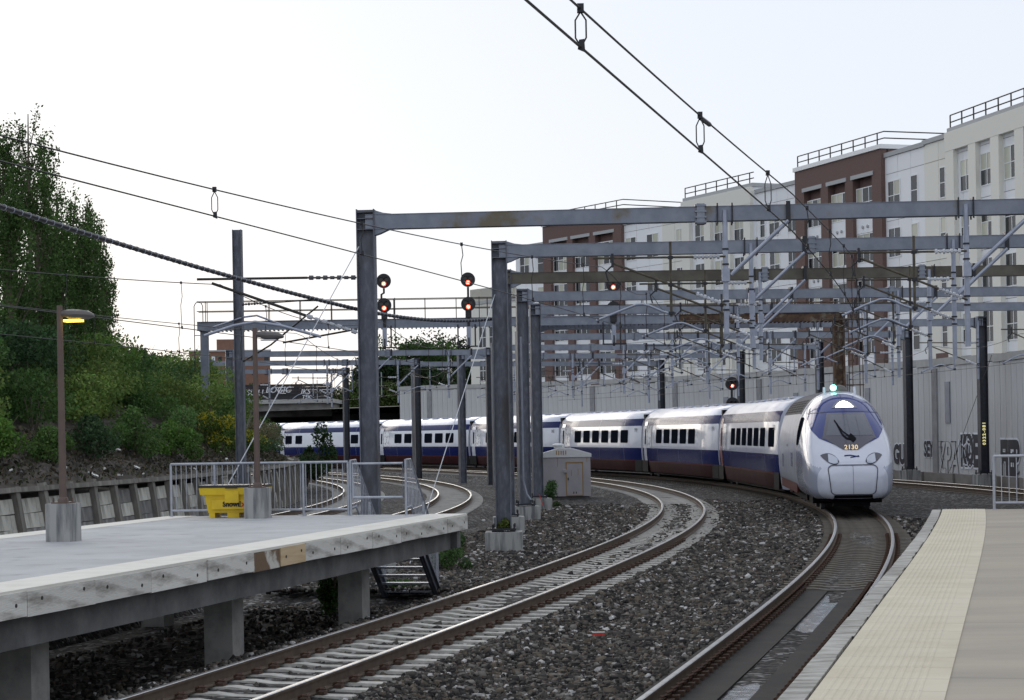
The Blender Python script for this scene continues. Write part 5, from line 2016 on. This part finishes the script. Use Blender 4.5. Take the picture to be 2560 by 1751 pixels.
def bush(name, label, cat, X, Y, Z, rx, ry, h, n_, base, size=.1, lobes=9, group=None, stems=5, up=0., flower=None):
    t = thing(name, label, cat, (X, Y, Z), 0, group)
    mb = MB()
    for i in range(stems):
        a = rng.uniform(0, 6.28)
        d = rng.uniform(.2, .7)
        mb.tube([(0, 0, -.25), (d * rx * .4 * math.cos(a), d * ry * .4 * math.sin(a), h * .45), (d * rx * math.cos(a), d * ry * math.sin(a), h * rng.uniform(.7, .98))], .03 if h > 1 else .012, 5, r2=.006)
    mb.build('stem', 'bark', t)
    P, C = [], []
    for i in range(lobes):
        a, d = rng.uniform(0, 6.28), rng.uniform(0, .75) ** .7
        zc = h * rng.uniform(.25, .8) * (1 - .35 * d)
        c = np.array([d * rx * math.cos(a), d * ry * math.sin(a), zc])
        rr_ = np.array([rx * .42, ry * .42, h * .24]) * rng.uniform(.7, 1.25)
        k = int(n_ / lobes)
        v = rng.normal(size=(k, 3))
        v /= np.linalg.norm(v, axis=1)[:, None]
        q = c + v * rr_ * (rng.uniform(.25, 1.0, (k, 1)) ** .4 + rng.normal(size=(k, 1)) * .07)
        q[:, 2] = np.maximum(q[:, 2], -.1)
        P.append(q)
        tb = tints(k, base * rng.uniform(.7, 1.35))
        if flower is not None:
            m_ = (rng.random(k) < .4) & (q[:, 2] > zc)
            tb[m_] = np.array(flower) * rng.uniform(.7, 1.2, (int(m_.sum()), 1))
        C.append(tb)
    link('foliage', leaf_mesh('foliage', np.concatenate(P), size, np.concatenate(C), up), t)
    return t
tone = [('dark green', np.array((.07, .12, .03))), ('mid green', np.array((.115, .18, .038))), ('olive green', np.array((.14, .18, .042))), ('deep green', np.array((.044, .082, .03)))]
# back row along the crest
for i, s in enumerate(frange(56, 150, 7.2)):
    tn, b_ = tone[(i * 3 + 1) % 4]
    d = 6.5 + rng.uniform(-.6, 1.2)
    p = crv(s, -17.35 - d)
    bush('bush', '%s bush on the crest of the bank, %s from the left' % (tn, (NTH + ['thirteenth', 'fourteenth', 'fifteenth'])[i]), 'bush', p.x, p.y, bank_z(d, s) - .2, 3.0, 3.6, 3.2 + rng.uniform(-.4, .5), 7500, b_, .105, 13, 'bushes on the bank')
for i, s in enumerate(frange(58, 140, 7.5)):
    tn, b_ = tone[(i * 2 + 2) % 4]
    d = 3.9 + rng.uniform(-.4, .5)
    p = crv(s, -17.35 - d)
    bush('bush', '%s bush halfway up the bank, %s from the left' % (tn, NTH[i]), 'bush', p.x, p.y, bank_z(d, s) - .15, 2.2, 3.0, 2.3 + rng.uniform(-.4, .4), 5600, b_ * 1.05, .095, 11, 'bushes on the bank')
fr_l = [(57, 2.3, 'bright green', (.075, .125, .022), 1.6, None), (61.5, 2.2, 'pale green', (.065, .10, .026), 1.3, None), (66, 2.5, 'dark', (.03, .05, .02), 1.5, None),
        (71, 2.2, 'feathery green', (.07, .11, .03), 2.0, None), (75.5, 1.9, 'rounded bright green', (.07, .12, .022), 1.5, None), (80, 2.5, 'feathery pale green', (.075, .115, .035), 2.0, None),
        (86, 2.2, 'yellow-flowered', (.07, .10, .02), 2.1, (.44, .38, .03)), (91, 1.9, 'small yellow-flowered', (.06, .09, .02), 1.5, (.42, .36, .03)),
        (97, 2.0, 'low grey-green', (.05, .07, .035), 1.0, None), (104, 2.2, 'straw-brown', (.16, .125, .075), 1.6, None), (110, 2.0, 'mixed green', (.055, .085, .025), 1.6, None),
        (117, 2.2, 'light green', (.07, .105, .03), 1.9, None)]
for i, (s, d, nm, b_, h, fl) in enumerate(fr_l):
    d -= .55
    p = crv(s, -17.35 - d)
    bush('shrub', '%s shrub low on the bank above the timber wall, %s from the left' % (nm, NTH[i]), 'shrub', p.x, p.y, bank_z(d, s) - .1, 1.15, 1.5, h, 3600, np.array(b_) * 1.45, .075, 10, 'shrubs low on the bank', 7, .5, fl)
P, C = [], []
for k in range(16000):
    s_, d_ = rng.uniform(46, 128), rng.uniform(0.05, 1) ** .8 * 3.4
    p = crv(s_, -17.35 - d_, bank_z(d_, s_) + rng.uniform(0, .16))
    P.append(tuple(p))
    C.append(np.array([(.10, .08, .055), (.06, .05, .04), (.16, .13, .09), (.05, .07, .025), (.12, .11, .10)][rng.integers(5)]) * rng.uniform(.5, 1.2))
tag(link('dry_grass', leaf_mesh('dry_grass', P, .1, np.array(C), 1.2)), 'dry brown stalks and leaf litter on the bare bank', kind='stuff')
# trailing plants on the timber wall
for i, (s, o_, z, h) in enumerate([(112, -16.6, .5, 1.6), (118, -16.5, .2, 1.5), (124, -16.3, 0, 2.2)]):
    p = crv(s, o_)
    bush('shrub', 'dark shrub spilling over the far end of the timber wall, %s of three' % NTH[i], 'shrub', p.x, p.y, z, 1.1, 1.4, h, 3800, np.array((.035, .055, .022)), .085, 10, 'shrubs over the timber wall')
p = crv(114, -15.9)
bush('sapling', 'dark leafy sapling in front of the tail of the train', 'sapling', p.x, p.y, 1.2, .8, .8, 2.3, 2600, np.array((.03, .055, .015)), .09, 9)
# trees beyond
def round_tree(label, X, Y, zb, rx, h, n_, base):
    t = thing('broadleaf_tree', label, 'tree', (X, Y, zb), 0, 'trees beyond the gantries')
    mb = MB()
    mb.tube([(0, 0, -1), (.1, 0, h * .3), (0, .1, h * .6), (.2, 0, h * .85)], .35, 8, r2=.06)
    for i in range(7):
        a = 6.28 * i / 7
        mb.tube([(0, 0, h * .3), (rx * .35 * math.cos(a), rx * .35 * math.sin(a), h * .55), (rx * .75 * math.cos(a), rx * .75 * math.sin(a), h * (.6 + .25 * rng.random()))], .14, 5, r2=.03)
    mb.build('trunk', 'bark', t)
    P, C = [], []
    for i in range(20):
        a, e = rng.uniform(0, 6.28), rng.uniform(-.35, 1.45)
        d = rng.uniform(.4, .85)
        c = np.array([d * rx * math.cos(a) * math.cos(e), d * rx * math.sin(a) * math.cos(e), h * .58 + d * h * .36 * math.sin(e)])
        rr_ = np.array([rx * .33, rx * .33, h * .13]) * rng.uniform(.7, 1.3)
        k = n_ // 20
        v = rng.normal(size=(k, 3))
        v /= np.linalg.norm(v, axis=1)[:, None]
        P.append(c + v * rr_ * (rng.uniform(.2, 1, (k, 1)) ** .4 + rng.normal(size=(k, 1)) * .1))
        C.append(tints(k, base * rng.uniform(.6, 1.4)))
    link('crown', leaf_mesh('crown', np.concatenate(P), .3, np.concatenate(C), .5), t)
for lb, xf, yf, Y, rx, b_ in (('large green tree left of the second signal', 935, 762, 262, 8.5, (.05, .08, .02)), ('dark broad tree behind the second signal', 1010, 745, 285, 8, (.03, .05, .018)),
                          ('low tree left of the first two signals', 850, 815, 255, 5.5, (.035, .06, .02)), ('yellowish low tree over the bridge end', 800, 872, 246, 3.2, (.075, .095, .022)),
                          ('yellowish low tree right of the thickest gantry post', 880, 868, 245, 4.2, (.07, .09, .022)), ('small dark tree before the white wall end', 960, 830, 248, 3.6, (.03, .048, .018))):
    X, Z = px_pt(xf, yf, Y)
    round_tree(lb, X, Y, 1.5, rx, Z - 1.0, 10000, np.array(b_))
for i, (xf, yf, Y, rx) in enumerate([(620, 868, 262, 2.2), (560, 866, 300, 4.), (700, 880, 290, 3.)]):
    X, Z = px_pt(xf, yf, Y)
    round_tree('small tree top showing over the bridge fence, %s from the left' % ['second', 'first', 'third'][i], X, Y, 2, rx, Z - 2, 2200, np.array((.035, .06, .02)))
# weeds in the ballast
def weed(label, s, o_, z, r_, h, n_, base, size=.05, up=1.5, name='weed'):
    p = crv(s, o_)
    return bush(name, label, 'weed', p.x, p.y, z, r_, r_, h, n_, np.array(base), size, 7, 'weeds in the ballast', 6, up)
weed('tall grassy weed between the stairs and the nearest gantry footing', 53.0, -4.55, -.5, .5, 1.0, 1500, (.075, .12, .04))
weed('grassy weed clump right beside the platform stairs', 49.0, -3.9, -.5, .5, .8, 1200, (.07, .115, .035))
weed('dark leafy weed seen below the platform deck between two columns', 46.5, -6.5, -.5, .85, .8, 2600, (.045, .095, .02), .055, .6)
weed('leafy weed behind the platform column nearest the stairs', 40.6, -4.35, -.7, .4, 1.05, 1500, (.05, .09, .022), .055, .8)
weed('small weed at the foot of the stairs', 43.6, -3.6, -.55, .5, .35, 800, (.05, .10, .02), .05, .6)
weed('yellowish weed on the corner of the nearest footing', 56.6, -4.05, -.1, .26, .6, 900, (.12, .13, .03), .05, .6)
weed('green reedy weed beside the hut', 95.5, -5.0, -.45, .55, 1.15, 1500, (.07, .12, .04), .06, 2.0)
weed('low weed in front of the hut plinth', 88, -4.9, -.45, .4, .4, 600, (.06, .09, .03), .05, 1)
# bare branches on the bank
for i, (s, d, h) in enumerate([(100, 2.0, 1.9), (104.5, 1.6, 1.5), (107, 2.1, 1.6)]):
    p = crv(s, -17.35 - d)
    mb = MB()
    for k in range(5):
        a = rng.uniform(0, 6.28)
        q = Vector((math.cos(a) * .5, math.sin(a) * .5, 0))
        mb.tube([(0, 0, -.1), tuple(q * .3 + Vector((0, 0, h * .5))), tuple(q + Vector((0, 0, h * rng.uniform(.7, 1))))], .022, 5, r2=.006)
    tag(mb.build('bare_branch', 'twig', None, loc=(p.x, p.y, bank_z(d, s))), 'bare pale branches on the bank, %s from the left' % NTH[i], 'branch', 'bare branches on the bank')

# ------------------------------------------------------------------ litter and marker sticks
def litter(name, label, s, o_, z, dims, m_, cat, yaw=.3):
    mb = MB()
    a, b_, c = dims
    mb.add([(-a, -b_, 0), (a, -b_ * .7, 0), (a * .9, b_, 0), (-a * .8, b_ * .9, .004), (-a * .9, -b_, c), (a * .85, -b_ * .8, c * .8), (a * .8, b_ * .9, c), (-a * .85, b_, c * .7)],
           [(3, 2, 1, 0), (4, 5, 6, 7), (0, 1, 5, 4), (1, 2, 6, 5), (2, 3, 7, 6), (3, 0, 4, 7)])
    o = mb.build(name, m_, None, loc=crv(s, o_, z), rz=yaw)
    return tag(o, label, cat)
def onG(x, y, z=-.3):
    dx, dy = x - 1280, y - 1080
    u = dx * math.cos(_r) - dy * math.sin(_r)
    v = dy * math.cos(_r) + dx * math.sin(_r)
    Y = 5100 * (EYE - z) / v
    X = u * Y / 5100
    best = min(np.arange(15, 110, .25), key=lambda q: (crv(float(q)).x - X) ** 2 + (crv(float(q)).y - Y) ** 2)
    return float(best), latp(X, Y, float(best))
q_ = onG(1496, 1588)
litter('red_litter_bar', 'small red and white bar lying on the ballast between the tracks', *q_, -.31, (.10, .02, .04), 'trash_r', 'litter', .1)
mb = MB(); mb.box(-.095, .095, -.018, .018, 0, .012)
tag(mb.build('white_litter_strip', 'trash_w', None, loc=crv(q_[0], q_[1], -.265), rz=.1), 'white strip lying on the red bar between the tracks', 'litter')
for x, y, nm, a in ((1531, 1548, 'white paper cup scrap left of the dark slab', .05), (1869, 1321, 'pale paper scrap nearest the train on the ballast', .07), (1912, 1336, 'thin pale stick on the ballast below the train', .14),
                    (1906, 1360, 'pale brown rag on the ballast', .08), (2093, 1356, 'white scrap against the rail of the train track', .07), (1786, 1392, 'crumpled white paper mid-way between the tracks', .06),
                    (1209, 1302, 'white ball left of the nearest gantry footing', .06), (1556, 1267, 'white scrap right of the hut', .06)):
    litter('litter', nm, *onG(x, y), -.3, (a, a * (.25 if 'stick' in nm else .55), .05 if 'stick' not in nm else .02), 'trash_w', 'litter', random.uniform(0, .6))
mb = MB()
mb.tube([(0, 0, -.1), (-.12, .02, .35)], .016, 6, 0)
mb.tube([(-.12, .02, .35), (-.26, .04, .78)], .016, 6, 1)
s_, o_ = onG(1365, 1285, -.45)
tag(mb.build('marker_stick', ['twig', 'trash_r'], None, loc=crv(s_, o_, -.45)), 'leaning red-tipped marker stick beside the second footing', 'stick')
for i in range(26):
    s_, d_ = random.uniform(52, 96), random.uniform(.3, 2.0)
    a = random.uniform(.05, .13)
    mb = MB()
    mb.box(-a, a, -a * .6, a * .6, 0, .05)
    o = mb.build('litter', random.choice(['trash_w', 'trash_w', 'lag_g']), None, loc=crv(s_, -17.35 - d_, bank_z(d_, s_) + .05), rz=random.uniform(0, 3))
    o.rotation_euler = (random.uniform(-.5, .5), random.uniform(-.5, .5), random.uniform(0, 3))
    tag(o, 'small scrap of litter strewn on the bare earth above the timber wall', 'litter', 'litter scraps on the bank')
